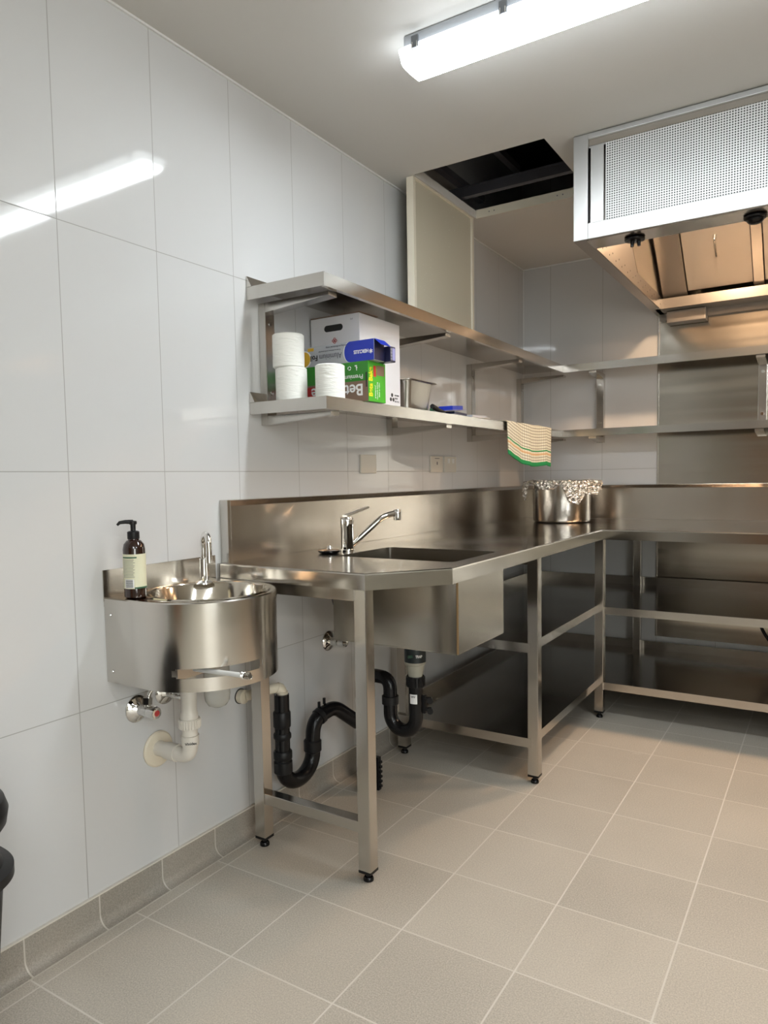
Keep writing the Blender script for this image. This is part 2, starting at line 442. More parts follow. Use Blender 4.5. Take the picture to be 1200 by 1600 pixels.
# coved skirting
def skirt_profile(hh=0.0825, rr=0.030, t=0.008):
    p = [(0.0, hh), (t, hh)]
    for k in range(9):
        a = PI + (PI/2)*k/8
        p.append((t+rr+rr*math.cos(a), rr+0.002+rr*math.sin(a)))
    p += [(t+rr, 0.0), (0, 0)]
    return p
def skirt(name, mat, fn, a0, a1):
    b = B(); pr = skirt_profile()
    A = [b.bm.verts.new(fn(p, a0)) for p in pr]; Z = [b.bm.verts.new(fn(p, a1)) for p in pr]
    n = len(pr)
    for i in range(n):
        fc = b.bm.faces.new((A[i], A[(i+1) % n], Z[(i+1) % n], Z[i])); fc.smooth = 1 < i < 10
    b.bm.faces.new(A[::-1]); b.bm.faces.new(Z)
    return struct(b.obj(name, mat))
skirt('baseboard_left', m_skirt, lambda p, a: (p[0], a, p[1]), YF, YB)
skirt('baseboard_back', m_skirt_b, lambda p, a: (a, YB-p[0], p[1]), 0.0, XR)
# grout line at the foot of the cove, and the cream sealant bead on top of the skirting
struct(B().box(0.0375, 0.0405, YF, YB-0.04, 0.0, 0.0012).obj('trim_4', plain('pale_grout', (0.5, 0.46, 0.41, 1), 0.8)))
struct(B().box(0.0, 0.0085, YF, YB, 0.0825, 0.0865).obj('trim_5', m_pvc))
# brown door added unseen behind the viewer for the steel to reflect
d1 = struct(B().box(0.5, 1.4, YF, YF+0.04, 0, 2.05).obj('added_door', m_wood))
B().disc((1.3, YF+0.04, 1.0), (0, 1, 0), [(0.02, 0), (0.02, 0.03), (0.03, 0.04), (0.03, 0.06)]).obj('added_door_handle', m_chrome, d1)

w1 = struct(B().box(XR-0.012, XR-0.001, -2.3, -0.5, 0.32, 2.1).obj('added_window', emis('added_fill_glow_glass', (0.97, 1.0, 0.95), 2.1)))  # glowing window added out of view to fill the lower walls and steel reflections
b = B()
for y in (-2.36, -1.43, -0.5): b.box(XR-0.05, XR-0.0125, y, y+0.06, 0.26, 2.16)
for z in (0.26, 2.10): b.box(XR-0.05, XR-0.0125, -2.30, -0.50, z, z+0.06)
b.obj('added_window_frame', m_galv, w1)

# void above the hole
t = thing('furring_frame', 'dark furring channels and hanger in the black void above the open ceiling hatch', 'ceiling frame', (0.4, 2.9, H+0.1))
b = B()
b.box(-0.0+0.02, 1.0, 3.06, 3.09, H+0.05, H+0.09); b.box(0.02, 1.0, 3.055, 3.095, H+0.088, H+0.094)
b.obj('channel', m_galv, t)
B().box(0.15, 1.0, 2.86, 2.88, H+0.14, H+0.17).box(0.15, 1.0, 2.855, 2.885, H+0.168, H+0.172).obj('channel', m_galv, t)
B().tube([(0.25, 2.88, H+0.16), (0.25, 2.88, H+0.55)], 0.004).obj('hanger_rod', m_galv, t)
B().box(0.10, 0.13, 2.5, 3.3, H+0.10, H+0.13).box(0.28, 0.31, 2.7, 3.3, H+0.2, H+0.23).obj('cross_channel', m_galv, t)
t = tag(B().tube(smooth_path([(0.55, 2.5, H+0.24), (0.62, 2.75, H+0.22), (0.9, 2.85, H+0.22), (1.3, 2.8, H+0.22)]), 0.07, 20).obj('air_duct', m_dark), 'black flexible air duct above the open ceiling hatch', 'duct')
b = B()
b.box(HX0, HX1, HY1-0.002, HY1+0.001, H, H+T+0.004)
hf = tag(b.obj('hatch_frame_strip', m_alu), 'cream screwed edge strip along far side of the open ceiling hatch', 'edge strip')
for x in (0.19, 0.215, 0.515, 0.54): B().disc((x, HY1-0.002, H+0.02), (0, -1, 0), [(0.003, 0), (0.002, 0.001)], 10).obj('screw', m_inkg, hf)
# board from the hatch
t = thing('hatch_board', 'beige speckled board with pale metal edges standing on the top shelf below the ceiling hole', 'board', (0.11, 2.9, 1.748))
B().box(0.092, 0.112, 2.628, 3.178, 1.748, H-0.004).obj('panel', m_board, t)
for y0, y1 in ((2.612, 2.632), (3.174, 3.194)):
    B().box(0.088, 0.120, y0, y1, 1.748, H-0.002, 0.002).obj('edge_profile', m_alu, t)
B().box(0.088, 0.120, 2.632, 3.174, H-0.008, H-0.002).obj('edge_profile', m_alu, t)

# ------------------------------------------------------------------ ceiling lights
def batten(x0, y, label, L=1.24, axis='x'):
    t = thing('ceiling_light', label, 'ceiling light', (x0+L/2, y, H), None)
    hw = 0.062
    b = B(); b.box(x0+0.012, x0+L-0.012, y-0.052, y+0.052, H-0.042, H-0.001, 0.008); b.obj('housing', m_conduit, t)
    # bowed diffuser
    prof = [(-hw, H-0.036), (-hw, H-0.044), (-hw+0.006, H-0.052), (-hw+0.016, H-0.074), (-hw+0.026, H-0.082), (0, H-0.084),
            (hw-0.026, H-0.082), (hw-0.016, H-0.074), (hw-0.006, H-0.052), (hw, H-0.044), (hw, H-0.036)]
    b = B(); xs = [x0, x0+0.012, x0+0.03, x0+L-0.03, x0+L-0.012, x0+L]; sc = [0.93, 0.985, 1, 1, 0.985, 0.93]
    rings = []
    for x, q in zip(xs, sc):
        rings.append([b.bm.verts.new((x, y+py*q, (H-0.036)+(pz-(H-0.036))*(q if q > .95 else 0.75))) for py, pz in prof])
    for i in range(len(xs)-1):
        for k in range(len(prof)-1):
            b.bm.faces.new((rings[i][k], rings[i][k+1], rings[i+1][k+1], rings[i+1][k])).smooth = True
        b.bm.faces.new((rings[i][-1], rings[i][0], rings[i+1][0], rings[i+1][-1]))
    b.bm.faces.new(rings[0]); b.bm.faces.new(rings[-1][::-1])
    b.obj('diffuser', m_diff, t)
    for q in (0.055, 0.31, 0.62, 0.93, L-0.055):
        for sg in (-1, 1):
            yy = y+sg*0.060
            b = B(); b.box(x0+q-0.011, x0+q+0.011, min(yy, yy+sg*0.007), max(yy, yy+sg*0.007), H-0.05, H-0.018, 0.002)
            cl = b.obj('clip', m_clip, t)
            B().tube([(x0+q-0.007, yy+sg*0.006, H-0.035), (x0+q-0.007, yy+sg*0.007, H-0.056), (x0+q+0.007, yy+sg*0.007, H-0.056), (x0+q+0.007, yy+sg*0.006, H-0.035)], 0.0016, 8).obj('wire_loop', m_chrome, cl)
    return t
batten(0.532, 1.855, 'lit white batten light on the ceiling above the sink bench')
batten(1.7, -0.75, 'added unseen batten light on the ceiling close behind the viewer')  # extra batten added out of view as fill light from behind
batten(2.9, -1.7, 'added unseen batten light on the ceiling behind and right of the viewer')  # another unseen batten, added to brighten the room and its steel reflections
batten(2.8, 0.55, 'added unseen batten light on the ceiling to the right of the viewer')  # unseen batten added on the right to lift the fill

# ------------------------------------------------------------------ range hood
HB = 1.985
t = thing('range_hood', 'large stainless steel canopy hood with perforated front panel and warm lamps inside', 'range hood', (2.0, 3.4, HB))
hx0, hx1, hy0, hy1 = 0.757, 3.45, 2.67, 4.150
b = B(); b.box(hx0, hx0+0.043, hy0, hy1, HB, H-0.002); b.obj('side_panel', m_hood_in, t)
B().box(hx1-0.018, hx1, hy0, hy1, HB, H-0.002).obj('side_panel', m_hood_in, t)
b = B()
b.box(hx0, hx0+0.052, hy0-0.012, hy0-0.0005, HB, H-0.004, 0.002)
b.box(hx0+0.052, hx1, hy0-0.012, hy0+0.004, HB, HB+0.056, 0.002)
b.box(hx0+0.052, hx1, hy0-0.012, hy0+0.004, H-0.022, H-0.004, 0.002)
b.box(hx0+0.060, hx0+0.106, hy0-0.004, hy0+0.002, HB+0.058, H-0.05)
b.box(hx0+0.052, hx1, hy0+0.001, hy0+0.004, H-0.05, H-0.022, 0.0)
b.obj('front_frame', m_hood, t)
b = B(); b.box(hx0+0.05, hx1, hy0-0.004, hy0, H-0.045, H-0.022); b.obj('shadow_rail', m_steel_x, t)
b = B(); b.box(hx0+0.112, hx1-0.05, hy0-0.002, hy0+0.004, HB+0.054, H-0.046); b.obj('perforated_panel', m_perf, t)
B().box(hx0+0.0435, hx1-0.02, hy0+0.0045, hy0+0.118, HB, HB+0.012).obj('front_lip', m_steel_x, t)
B().box(hx0+0.02, hx1-0.02, hy0+0.110, hy0+0.118, HB+0.012, H-0.02).obj('inner_front_wall', m_hood_in, t)
B().box(hx0+0.018, hx1-0.018, hy0+0.118, hy1, H-0.03, H-0.012).obj('hood_roof', m_filter, t)
# inner side strip with screw holes
b = B(); b.box(hx0+0.0432, hx0+0.047, hy0+0.12, 3.985, HB+0.002, HB+0.066)
sd = b.obj('side_gutter', m_hood_in, t)
b = B()
for k in range(26):
    y = hy0+0.16+k*0.05; q = 0.3 if k % 2 else 0.7
    b.disc((hx0+0.0468, y, HB+0.012+0.045*q), (1, 0, 0), [(0.004, 0), (0.003, 0.0012)], 8)
b.obj('screw_holes', m_inkb, sd)
# sloping filter bank
def sl(y): return HB+0.058+(4.02-y)*0.9
yt = 3.70
for k, (xa, xb) in enumerate(((0.935, 1.227), (1.28, 1.60), (1.65, 1.97), (2.02, 2.34), (2.39, 2.71), (2.76, 3.08), (3.13, 3.43))):
    b = B(); b.slab([(xa, 4.0, sl(4.0)), (xb, 4.0, sl(4.0)), (xb, yt, sl(yt)), (xa, yt, sl(yt))], (0, 0.012, 0.013))
    ff = b.obj('filter', m_filter, t)
    xm = (xa+xb)/2
    B().tube(rounded([(xm, 3.875, sl(3.875)+.004), (xm, 3.855, sl(3.875)-.006), (xm, 3.775, sl(3.80)-0.012), (xm, 3.79, sl(3.79)+.004)], 0.01), 0.0045, 10).box(xm-0.008, xm+0.008, 3.785, 3.80, sl(3.80)-0.004, sl(3.785)+0.004).obj('handle', m_chrome, ff)
for k, (xa, xb) in enumerate(((0.815, 0.93), (1.232, 1.275), (1.605, 1.645), (1.975, 2.015), (2.345, 2.385), (2.715, 2.755), (3.085, 3.125))):
    b = B(); b.slab([(xa, 4.02, sl(4.02)-0.014), (xb, 4.02, sl(4.02)-0.014), (xb, yt, sl(yt)-0.014), (xa, yt, sl(yt)-0.014)], (0, 0.012, 0.013))
    b.slab([(xa-0.004, 4.0, sl(4.0)-0.012), (xa, 4.0, sl(4.0)-0.014), (xa, yt, sl(yt)-0.014), (xa-0.004, yt, sl(yt)-0.012)], (0, 0.01, 0.01), 1)
    b.obj('filter_rail', [m_hood_in, m_inkb], t)
b = B(); b.slab([(0.800, 3.30, 2.212), (0.800, 3.485, 2.05), (0.800, 4.06, 2.05), (0.800, 4.09, 2.07), (0.800, 3.80, 2.325), (0.800, 3.30, 2.325)], (0.003, 0, 0)); b.obj('side_baffle', m_steel_z, t)
# back gutter and grease tray
b = B(); b.box(hx0+0.02, hx1-0.02, 3.99, hy1, HB-0.0, HB+0.012); b.box(hx0+0.02, hx1-0.02, 3.985, 3.995, HB, HB+0.05); b.box(hx0+0.02, hx1-0.02, 4.12, hy1, HB-0.035, HB)
b.obj('back_gutter', m_hood_in, t)
B().box(0.822, 1.01, 4.055, 4.14, HB-0.062, HB-0.002, 0.003).obj('grease_tray', m_hood_in, t)
# black swivel fittings under the lip
def swivel(x, y, open_):
    b = B(); b.lathe([(0.0001, HB-0.001), (0.030, HB-0.001), (0.036, HB-0.004), (0.034, HB-0.009), (0.024, HB-0.012), (0.0001, HB-0.012)], x, y, 28, cap=False)
    if open_:
        b.tube([(x-0.006, y-0.008, HB-0.01), (x-0.007, y-0.01, HB-0.032)], [0.008, 0.006], 12); b.tube([(x+0.012, y+0.006, HB-0.01), (x+0.014, y+0.006, HB-0.028)], [0.008, 0.006], 12)
    else:
        b.lathe([(0.026, HB-0.01), (0.026, HB-0.016), (0.019, HB-0.024), (0.008, HB-0.027), (0.0001, HB-0.0275)], x, y, 28, cap=False)
    return b.obj('swivel_fitting', m_black, t)
swivel(0.953, 2.747, True); swivel(1.337, 2.749, False); swivel(1.9, 2.748, True); swivel(2.5, 2.748, False)
# warm lamps in the hood roof
for k, x in enumerate((1.12, 2.0, 2.9)):
    lm = B().lathe([(0.0001, H-0.045), (0.05, H-0.045), (0.055, H-0.03)], x, 3.45, 24, cap=False).obj('hood_lamp', m_glow, t)
    ld = bpy.data.lights.new('lamp_light', 'AREA'); ld.shape = 'DISK'; ld.size = 0.11; ld.energy = HOOD_LAMP_W; ld.color = HOOD_COLOR
    lo = bpy.data.objects.new('lamp_light', ld); COL.objects.link(lo); lo.location = (x, 3.45, H-0.05); lo.parent = t
    lo.matrix_parent_inverse = Matrix.Translation(-t.location)

# steel cladding on the back wall, below the hood
t = thing('wall_cladding', 'brushed steel sheet covering the tiled back wall below the hood', 'wall panel', (2, YB, 0.3))
B().box(0.768, 3.6, YB-0.004, YB-0.0005, 0.24, HB+0.35).obj('sheet', m_clad, t)
B().box(0.762, 0.770, YB-0.006, YB-0.0005, 0.24, HB+0.35, 0.001).obj('edge_strip', m_steel_z, t)

# ------------------------------------------------------------------ bench
ZT = 0.89
BENCH_END = 3.5
bench = thing('steel_bench', 'long L-shaped stainless steel kitchen bench with splashback, sink bowl and two undershelves', 'bench', (0.4, 2.5, 0))
outer = [(0.0, 1.57), (0.545, 1.558), (0.70, 1.76), (0.70, 3.28), (BENCH_END, 3.28), (BENCH_END, 4.152), (0.0, 4.152)]
SX0, SX1, SY0, SY1 = 0.222, 0.640, 1.885, 2.212
def rrect(x0, x1, y0, y1, rad, n=6):
    out = []
    for cx, cy, a0 in ((x1-rad, y1-rad, 0), (x0+rad, y1-rad, PI/2), (x0+rad, y0+rad, PI), (x1-rad, y0+rad, 1.5*PI)):
        for k in range(n+1): out.append((cx+rad*math.cos(a0+PI/2*k/n), cy+rad*math.sin(a0+PI/2*k/n)))
    return out
def inset(poly, d):
    out = []; n = len(poly)
    for i in range(n):
        p0, p1, p2 = (Vector(poly[(i+j) % n]) for j in (-1, 0, 1))
        e1, e2 = (p1-p0).normalized(), (p2-p1).normalized()
        n1, n2 = Vector((-e1.y, e1.x)), Vector((-e2.y, e2.x))
        bis = (n1+n2); bis = bis/bis.length**2*2
        out.append(tuple(p1+bis*d))
    return out
b = B(); bm = b.bm
hole = rrect(SX0, SX1, SY0, SY1, 0.022)
ins = inset(outer, 0.0035)
def loop(pts, z):
    vs = [bm.verts.new((x, y, z)) for x, y in pts]
    return vs, [bm.edges.new((vs[i], vs[(i+1) % len(vs)])) for i in range(len(vs))]
v1, e1 = loop(ins, ZT); v2, e2 = loop(hole, ZT)
bmesh.ops.triangle_fill(bm, edges=e1+e2, use_beauty=True)
v3, _ = loop(inset(outer, 0.0006), ZT-0.0015); v3b, _ = loop(outer, ZT-0.005); v4, _ = loop(outer, ZT-0.045); v5, _ = loop(inset(outer, 0.012), ZT-0.045)
n = len(outer)
for A, Z_ in ((v1, v3), (v3, v3b), (v3b, v4), (v4, v5)):
    for i in range(n): bm.faces.new((A[i], A[(i+1) % n], Z_[(i+1) % n], Z_[i]))
v6, e6 = loop(inset(outer, 0.012), ZT-0.006); v7, e7 = loop(hole, ZT-0.006)
for i in range(n): bm.faces.new((v5[i], v5[(i+1) % n], v6[(i+1) % n], v6[i]))
bmesh.ops.triangle_fill(bm, edges=e6+e7, use_beauty=True)
b.obj('worktop', m_top, bench)
# splashbacks (with sloping cap)
b = B()
def splash_prof(fn, a0, a1):
    pr = [(0.0005, ZT+0.0005), (0.022, ZT+0.0005), (0.022, 1.062), (0.010, 1.079), (0.0005, 1.081)]
    A = [b.bm.verts.new(fn(p, a0)) for p in pr]; Z = [b.bm.verts.new(fn(p, a1)) for p in pr]; k = len(pr)
    for i in range(k): b.bm.faces.new((A[i], A[(i+1) % k], Z[(i+1) % k], Z[i]))
    b.bm.faces.new(A[::-1]); b.bm.faces.new(Z)
splash_prof(lambda p, a: (p[0], a, p[1]), 1.600, 4.152)
b.obj('splashback', m_splash, bench)
b = B(); splash_prof(lambda p, a: (a, 4.152-p[0], p[1]), 0.022, BENCH_END); b.obj('splashback', m_splash, bench)
# raised end return of the splashback
B().box(0.0005, 0.034, 1.588, 1.602, ZT-0.044, 1.081, 0.002).obj('splashback_end', m_steel_z, bench)
# sink bowl
b = B(); bm = b.bm
z_bot = 0.622
rings = []
for (dx, rad, z) in ((0, 0.022, ZT), (0.0, 0.022, ZT-0.01), (0.002, 0.022, z_bot+0.012), (0.010, 0.022, z_bot+0.004), (0.03, 0.02, z_bot+0.001)):
    rings.append([bm.verts.new((x, y, z)) for x, y in rrect(SX0+dx, SX1-dx, SY0+dx, SY1-dx, rad)])
for A, Z_ in zip(rings, rings[1:]):
    k = len(A)
    for i in range(k): bm.faces.new((A[i], A[(i+1) % k], Z_[(i+1) % k], Z_[i])).smooth = True
bm.faces.new(rings[-1])
bowl = b.obj('sink_bowl', m_sinkbowl, bench)
sm = bowl.modifiers.new('thickness', 'SOLIDIFY'); sm.thickness = 0.0015; sm.offset = 1
es = bowl.modifiers.new('split', 'EDGE_SPLIT'); es.split_angle = math.radians(40)
b = B()
b.box(SX0-0.010, SX1+0.018, SY0-0.010, SY0-0.006, z_bot-0.002, ZT-0.044); b.box(SX0-0.010, SX1+0.018, SY1+0.006, SY1+0.010, z_bot-0.002, ZT-0.044)
b.box(SX1+0.014, SX1+0.018, SY0-0.006, SY1+0.006, z_bot-0.002, ZT-0.044); b.box(SX0-0.010, SX0-0.006, SY0-0.006, SY1+0.006, z_bot-0.002, ZT-0.044)
b.box(SX0-0.010, SX1+0.018, SY0-0.010, SY1+0.010, z_bot-0.006, z_bot-0.002, 0.001)
sk = b.obj('sink_casing', m_sinkbowl, bench)
B().tube([(SX1+0.017, SY0-0.009, z_bot-0.002), (SX1+0.017, SY0-0.009, ZT-0.046)], 0.0035, 8).obj('weld_seam', m_weld, sk)
B().lathe([(0.0001, z_bot+0.004), (0.03, z_bot+0.004), (0.042, z_bot+0.005), (0.045, z_bot+0.002)], 0.41, 2.06, 32, cap=False).obj('drain_flange', m_chrome, bowl)
# legs
def leg(x, y, top=ZT-0.046, h=0.02):
    lg = B().box(x-h, x+h, y-h, y+h, 0.032, top, 0.002).obj('leg', m_steel_z, bench)
    b = B(); b.box(x-h-.0005, x+h+.0005, y-h-.0005, y+h+.0005, 0.026, 0.034, 0.001)
    b.cyl((x, y, 0.026), (x, y, 0.010), 0.008); b.lathe([(0.012, 0.012), (0.015, 0.008), (0.015, 0.0008), (0.0001, 0.0008)], x, y, 20, cap=False)
    b.obj('adjustable_foot', m_black, lg)
for x, y in ((0.485, 1.64), (0.098, 1.64), (0.664, 2.502), (0.098, 2.515), (0.673, 3.352), (0.098, 4.09), (0.68, 4.09), (2.0, 3.36), (2.0, 4.09), (3.4, 3.36), (3.4, 4.09)):
    leg(x, y)
b = B(); b.box(0.118, 0.465, 1.622, 1.658, 0.142, 0.175, 0.002); b.obj('low_brace', m_steel_x, bench)
b = B(); b.box(0.085, 0.47, 1.618, 1.662, ZT-0.088, ZT-0.047, 0.002); b.obj('top_rail', m_steel_x, bench)
for (y0, y1) in ((2.495, 2.525), (4.07, 4.10)):
    B().box(0.118, 0.644, y0, y1, ZT-0.075, ZT-0.047, 0.001).obj('top_rail', m_steel_x, bench)
# undershelves, L shaped trays with turned-down lips
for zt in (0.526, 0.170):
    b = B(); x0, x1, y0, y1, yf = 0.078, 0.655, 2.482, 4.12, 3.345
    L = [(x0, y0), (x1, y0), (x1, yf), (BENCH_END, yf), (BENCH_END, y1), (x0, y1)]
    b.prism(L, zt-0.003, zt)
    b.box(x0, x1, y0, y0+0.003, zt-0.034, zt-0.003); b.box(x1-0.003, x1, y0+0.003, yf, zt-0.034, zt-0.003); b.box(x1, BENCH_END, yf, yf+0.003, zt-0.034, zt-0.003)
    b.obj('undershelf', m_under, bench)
    b = B(); b.box(x0, BENCH_END, y1, y1+0.006, zt-0.01, zt+0.045); b.box(x0-0.004, x0, y0, y1, zt-0.01, zt+0.045)
    b.obj('shelf_upturn', m_steel_x, bench)
    b = B(); b.box(x0, x1+0.001, y0-0.001, y0, zt-0.034, zt+0.0008); b.box(x1, x1+0.001, y0, yf, zt-0.034, zt+0.0008); b.box(x1+0.001, BENCH_END, yf-0.001, yf, zt-0.034, zt+0.0008)
    b.obj('shelf_lip', m_steel_x, bench)

# ------------------------------------------------------------------ mixer tap and plug
t = thing('mixer_tap', 'chrome lever mixer tap with long angled spout behind the bench sink', 'tap', (0.155, 2.02, ZT))
tx, ty = 0.165, 2.03
B().lathe([(0.0001, ZT+.0005), (0.026, ZT+.0005), (0.026, ZT+0.006), (0.022, ZT+0.008), (0.0215, ZT+0.085), (0.0225, ZT+0.087), (0.0225, ZT+0.112), (0.019, ZT+0.117), (0.0001, ZT+0.118)], tx, ty, 36, cap=False).obj('body', m_chrome, t)
b = B(); sp = rounded([(tx+.01, ty+.012, ZT+0.02), (tx+0.075, ty+0.115, ZT+0.115), (tx+0.10, ty+0.16, ZT+0.125)], 0.04)
b.tube(sp, [0.010]*len(sp), 18); b.obj('spout', m_chrome, t)
B().lathe([(0.0001, ZT+0.100), (0.013, ZT+0.100), (0.014, ZT+0.104), (0.014, ZT+0.134), (0.012, ZT+0.137), (0.0001, ZT+0.138)], tx+0.105, ty+0.165, 24, cap=False).obj('aerator', m_chrome, t)
b = B(); b.slab([(tx-0.012, ty-0.010, ZT+0.119), (tx+0.010, ty-0.012, ZT+0.119), (tx+0.052, ty+0.062, ZT+0.146), (tx+0.040, ty+0.068, ZT+0.146)], (0, 0, 0.006)); b.obj('lever', m_chrome, t)
t = thing('sink_plug', 'round chrome and black sink strainer plug lying beside the mixer tap', 'sink plug', (0.13, 1.965, ZT))
px, py = 0.150, 1.945
B().lathe([(0.0001, ZT+0.001), (0.030, ZT+0.001), (0.038, ZT+0.006), (0.038, ZT+0.010), (0.0001, ZT+0.010)], px, py, 32, cap=False).obj('rubber_seal', m_black, t)
B().lathe([(0.041, ZT+0.0105), (0.043, ZT+0.0125), (0.034, ZT+0.015), (0.012, ZT+0.017), (0.007, ZT+0.026), (0.0001, ZT+0.028)], px, py, 32, cap=False).obj('strainer_cup', m_chrome, t)

# ------------------------------------------------------------------ wall shelves
SHELF_END = 3.45
def wall_shelf(name, label, zt, zb, run):
    th = 0.0015
    b = B()
    if run == 'left':
        x0, x1, y0, y1 = 0.001, 0.302, 1.738, 3.955
        t = thing(name, label, 'shelf', (0.15, 2.9, zb))
        b.prism([(x0, y0), (x1, y0), (x1, y1), (x1, 4.15), (x0, 4.15)], zt-th, zt)
        b.obj('shelf_board', m_shelf_under, t)
        b = B(); b.box(x0, x1, y0-th, y0, zb, zt); b.box(x1, x1+th, y0-th, y1, zb, zt); b.box(x1-0.014, x1, y0, y1, zb, zb+th); b.obj('front_lip', m_steel_y, t)
        b = B(); b.slab([(x0, y0-th, zt-0.001), (x0+0.022, y0-th, zt-0.001), (x0+.003, y0-th, zt+0.034), (x0, y0-th, zt+0.034)], (0, 2.4, 0)); b.obj('back_upstand', m_steel_y, t)
    else:
        x0, x1, y0, y1 = 0.304, SHELF_END, 3.955, 4.151
        t = thing(name, label, 'shelf', (1.8, 4.05, zb))
        b.box(x0, x1, y0, y1, zt-th, zt); b.obj('shelf_board', m_shelf_under, t)
        b = B(); b.box(x0, x1, y0-th, y0, zb, zt); b.box(x0, x1, y0, y0+0.014, zb, zb+th); b.obj('front_lip', m_steel_x, t)
    return t
wall_shelf('wall_shelf', 'upper long steel wall shelf on the left wall, holding the beige board', 1.746, 1.706, 'left')
wall_shelf('wall_shelf', 'lower steel wall shelf on the left wall, holding paper rolls and boxes', 1.386, 1.348, 'left')
wall_shelf('wall_shelf', 'upper empty steel shelf on the back wall under the hood', 1.744, 1.704, 'back')
wall_shelf('wall_shelf', 'lower empty steel shelf on the back wall above the bench', 1.388, 1.350, 'back')
def bracket(kind, a, label):
    if kind == 'left':
        t = thing('shelf_bracket', label, 'shelf bracket', (0, a, 1.31), 'square tube brackets carrying the wall shelves')
        B().box(0.0005, 0.030, a-0.022, a+0.022, 1.3165, 1.7045, 0.002).obj('upright', m_steel_z, t)
        for zt_ in (1.7045, 1.3465):
            b = B(); b.slab([(0.030, a-0.022, zt_), (0.280, a-0.022, zt_), (0.280, a-0.022, zt_-0.012), (0.030, a-0.022, zt_-0.030)], (0, 0.044, 0)); b.obj('arm', m_steel_x, t)
        for z in (1.64, 1.42): B().disc((0.030, a, z), (1, 0, 0), [(0.007, 0), (0.006, 0.003)], 12).obj('screw_head', m_chrome, t)
    else:
        t = thing('shelf_bracket', label, 'shelf bracket', (a, YB, 1.31), 'square tube brackets carrying the wall shelves')
        yb = YB-0.0045 if a > 0.76 else YB-0.0005
        B().box(a-0.020, a+0.020, 4.122, yb, 1.3185, 1.7025, 0.002).obj('upright', m_steel_z, t)
        for zt_ in (1.7025, 1.3485):
            b = B(); b.slab([(a-0.02, 4.122, zt_), (a-0.02, 3.970, zt_), (a-0.02, 3.970, zt_-0.012), (a-0.02, 4.122, zt_-0.028)], (0.04, 0, 0)); b.obj('arm', m_steel_y, t)
        for z in (1.64, 1.43): B().disc((a, 4.122, z), (0, -1, 0), [(0.009, 0), (0.008, 0.004)], 14).obj('screw_head', m_chrome, t)
bracket('left', 1.812, 'steel shelf bracket at the near end, beside the paper rolls')
bracket('left', 2.592, 'steel shelf bracket hidden behind the white carton and steel pan')
bracket('left', 3.375, 'steel shelf bracket on the left wall behind the marker pens')
bracket('left', 4.06, 'steel shelf bracket in the corner, behind the tea towel')
bracket('back', 0.462, 'steel shelf bracket on the tiled back wall')
bracket('back', 1.268, 'steel shelf bracket on the steel sheet at the right edge of view')
bracket('back', 2.1, 'steel shelf bracket on the back wall further right, beyond the view')

# ------------------------------------------------------------------ things on the lower shelf
Z1 = 1.3865
def roll(x, y, z, label, grp='white paper towel rolls on the lower shelf', hh=0.104, rr=0.050):
    b = B(); seg = 56; prof = [(0.020, 0), (rr-0.004, 0.0), (rr, 0.003)] + [(rr, hh*q/9) for q in range(1, 9)] + [(rr, hh-0.003), (rr-0.004, hh), (0.020, hh)]
    rings = []
    for i, (pr_, dz) in enumerate(prof):
        rg = []
        for k in range(seg):
            a = 2*PI*k/seg
            w_ = 1 + 0.010*noise.noise(Vector((math.cos(a)*2.2+x*9, math.sin(a)*2.2, (z+dz)*45))) if pr_ > 0.03 else 1
            rg.append(b.bm.verts.new((x+pr_*w_*math.cos(a), y+pr_*w_*math.sin(a), z+dz)))
        rings.append(rg)
    for A, Z_ in zip(rings, rings[1:]+rings[:1]):
        for k in range(seg): b.bm.faces.new((A[k], A[(k+1) % seg], Z_[(k+1) % seg], Z_[k])).smooth = True
    t = thing('paper_towel_roll', label, 'paper towel', (x, y, z), grp)
    b.obj('paper', m_paper, t)
    b = B(); b.tube([(x, y, z+0.001), (x, y, z+hh-0.002)], 0.0198, 24, cap=False); b.obj('cardboard_core', m_brown, t)
roll(0.118, 1.805, Z1, 'white paper towel roll, lower of the two stacked rolls')
roll(0.112, 1.801, Z1+0.1045, 'white paper towel roll stacked on top of another roll')
roll(0.245, 1.838, Z1, 'single white paper towel roll standing before the green and brown box', hh=0.106, rr=0.046)
# white carton
t = thing('carton', 'large white cardboard carton with an oval hand hole on the lower shelf', 'cardboard box', (0.12, 2.16, Z1))
cx0, cx1, cy0, cy1, cz1 = 0.010, 0.215, 2.055, 2.322, 1.698
b = B(); b.box(cx0, cx1, cy0, cy1, Z1, cz1, 0.0015); b.obj('body', m_carton, t)
b = B(); b.slab([(cx0, cy0, cz1+.001), (cx1, cy0, cz1+.001), (cx1, cy0+0.12, cz1+0.004), (cx0, cy0+0.12, cz1+0.004)], (0, 0, 0.003)); b.obj('top_flap', m_brown, t)
b = B(); hp = []
for k in range(20):
    a = PI/2+PI*k/19; hp.append((0.080+0.011*math.cos(a)-0.0, 1.659+0.011*math.sin(a)))
for k in range(20):
    a = -PI/2+PI*k/19; hp.append((0.136+0.011*math.cos(a), 1.659+0.011*math.sin(a)))
b.slab([(x, cy0-0.0008, z) for x, z in hp], (0, 0.0005, 0)); b.obj('hand_hole', m_inkb, t)
b = B()
for sx_, sz_ in ((0, 0.006), (0, -0.006), (0.006, 0), (-0.006, 0)):
    b.tube([Vector((0.112+sx_+0.004*math.cos(a_*PI/5), cy0-0.0012, 1.615+sz_+0.004*math.sin(a_*PI/5))) for a_ in range(11)], 0.0008, 6)
b.obj('red_crest', m_crimson, t)
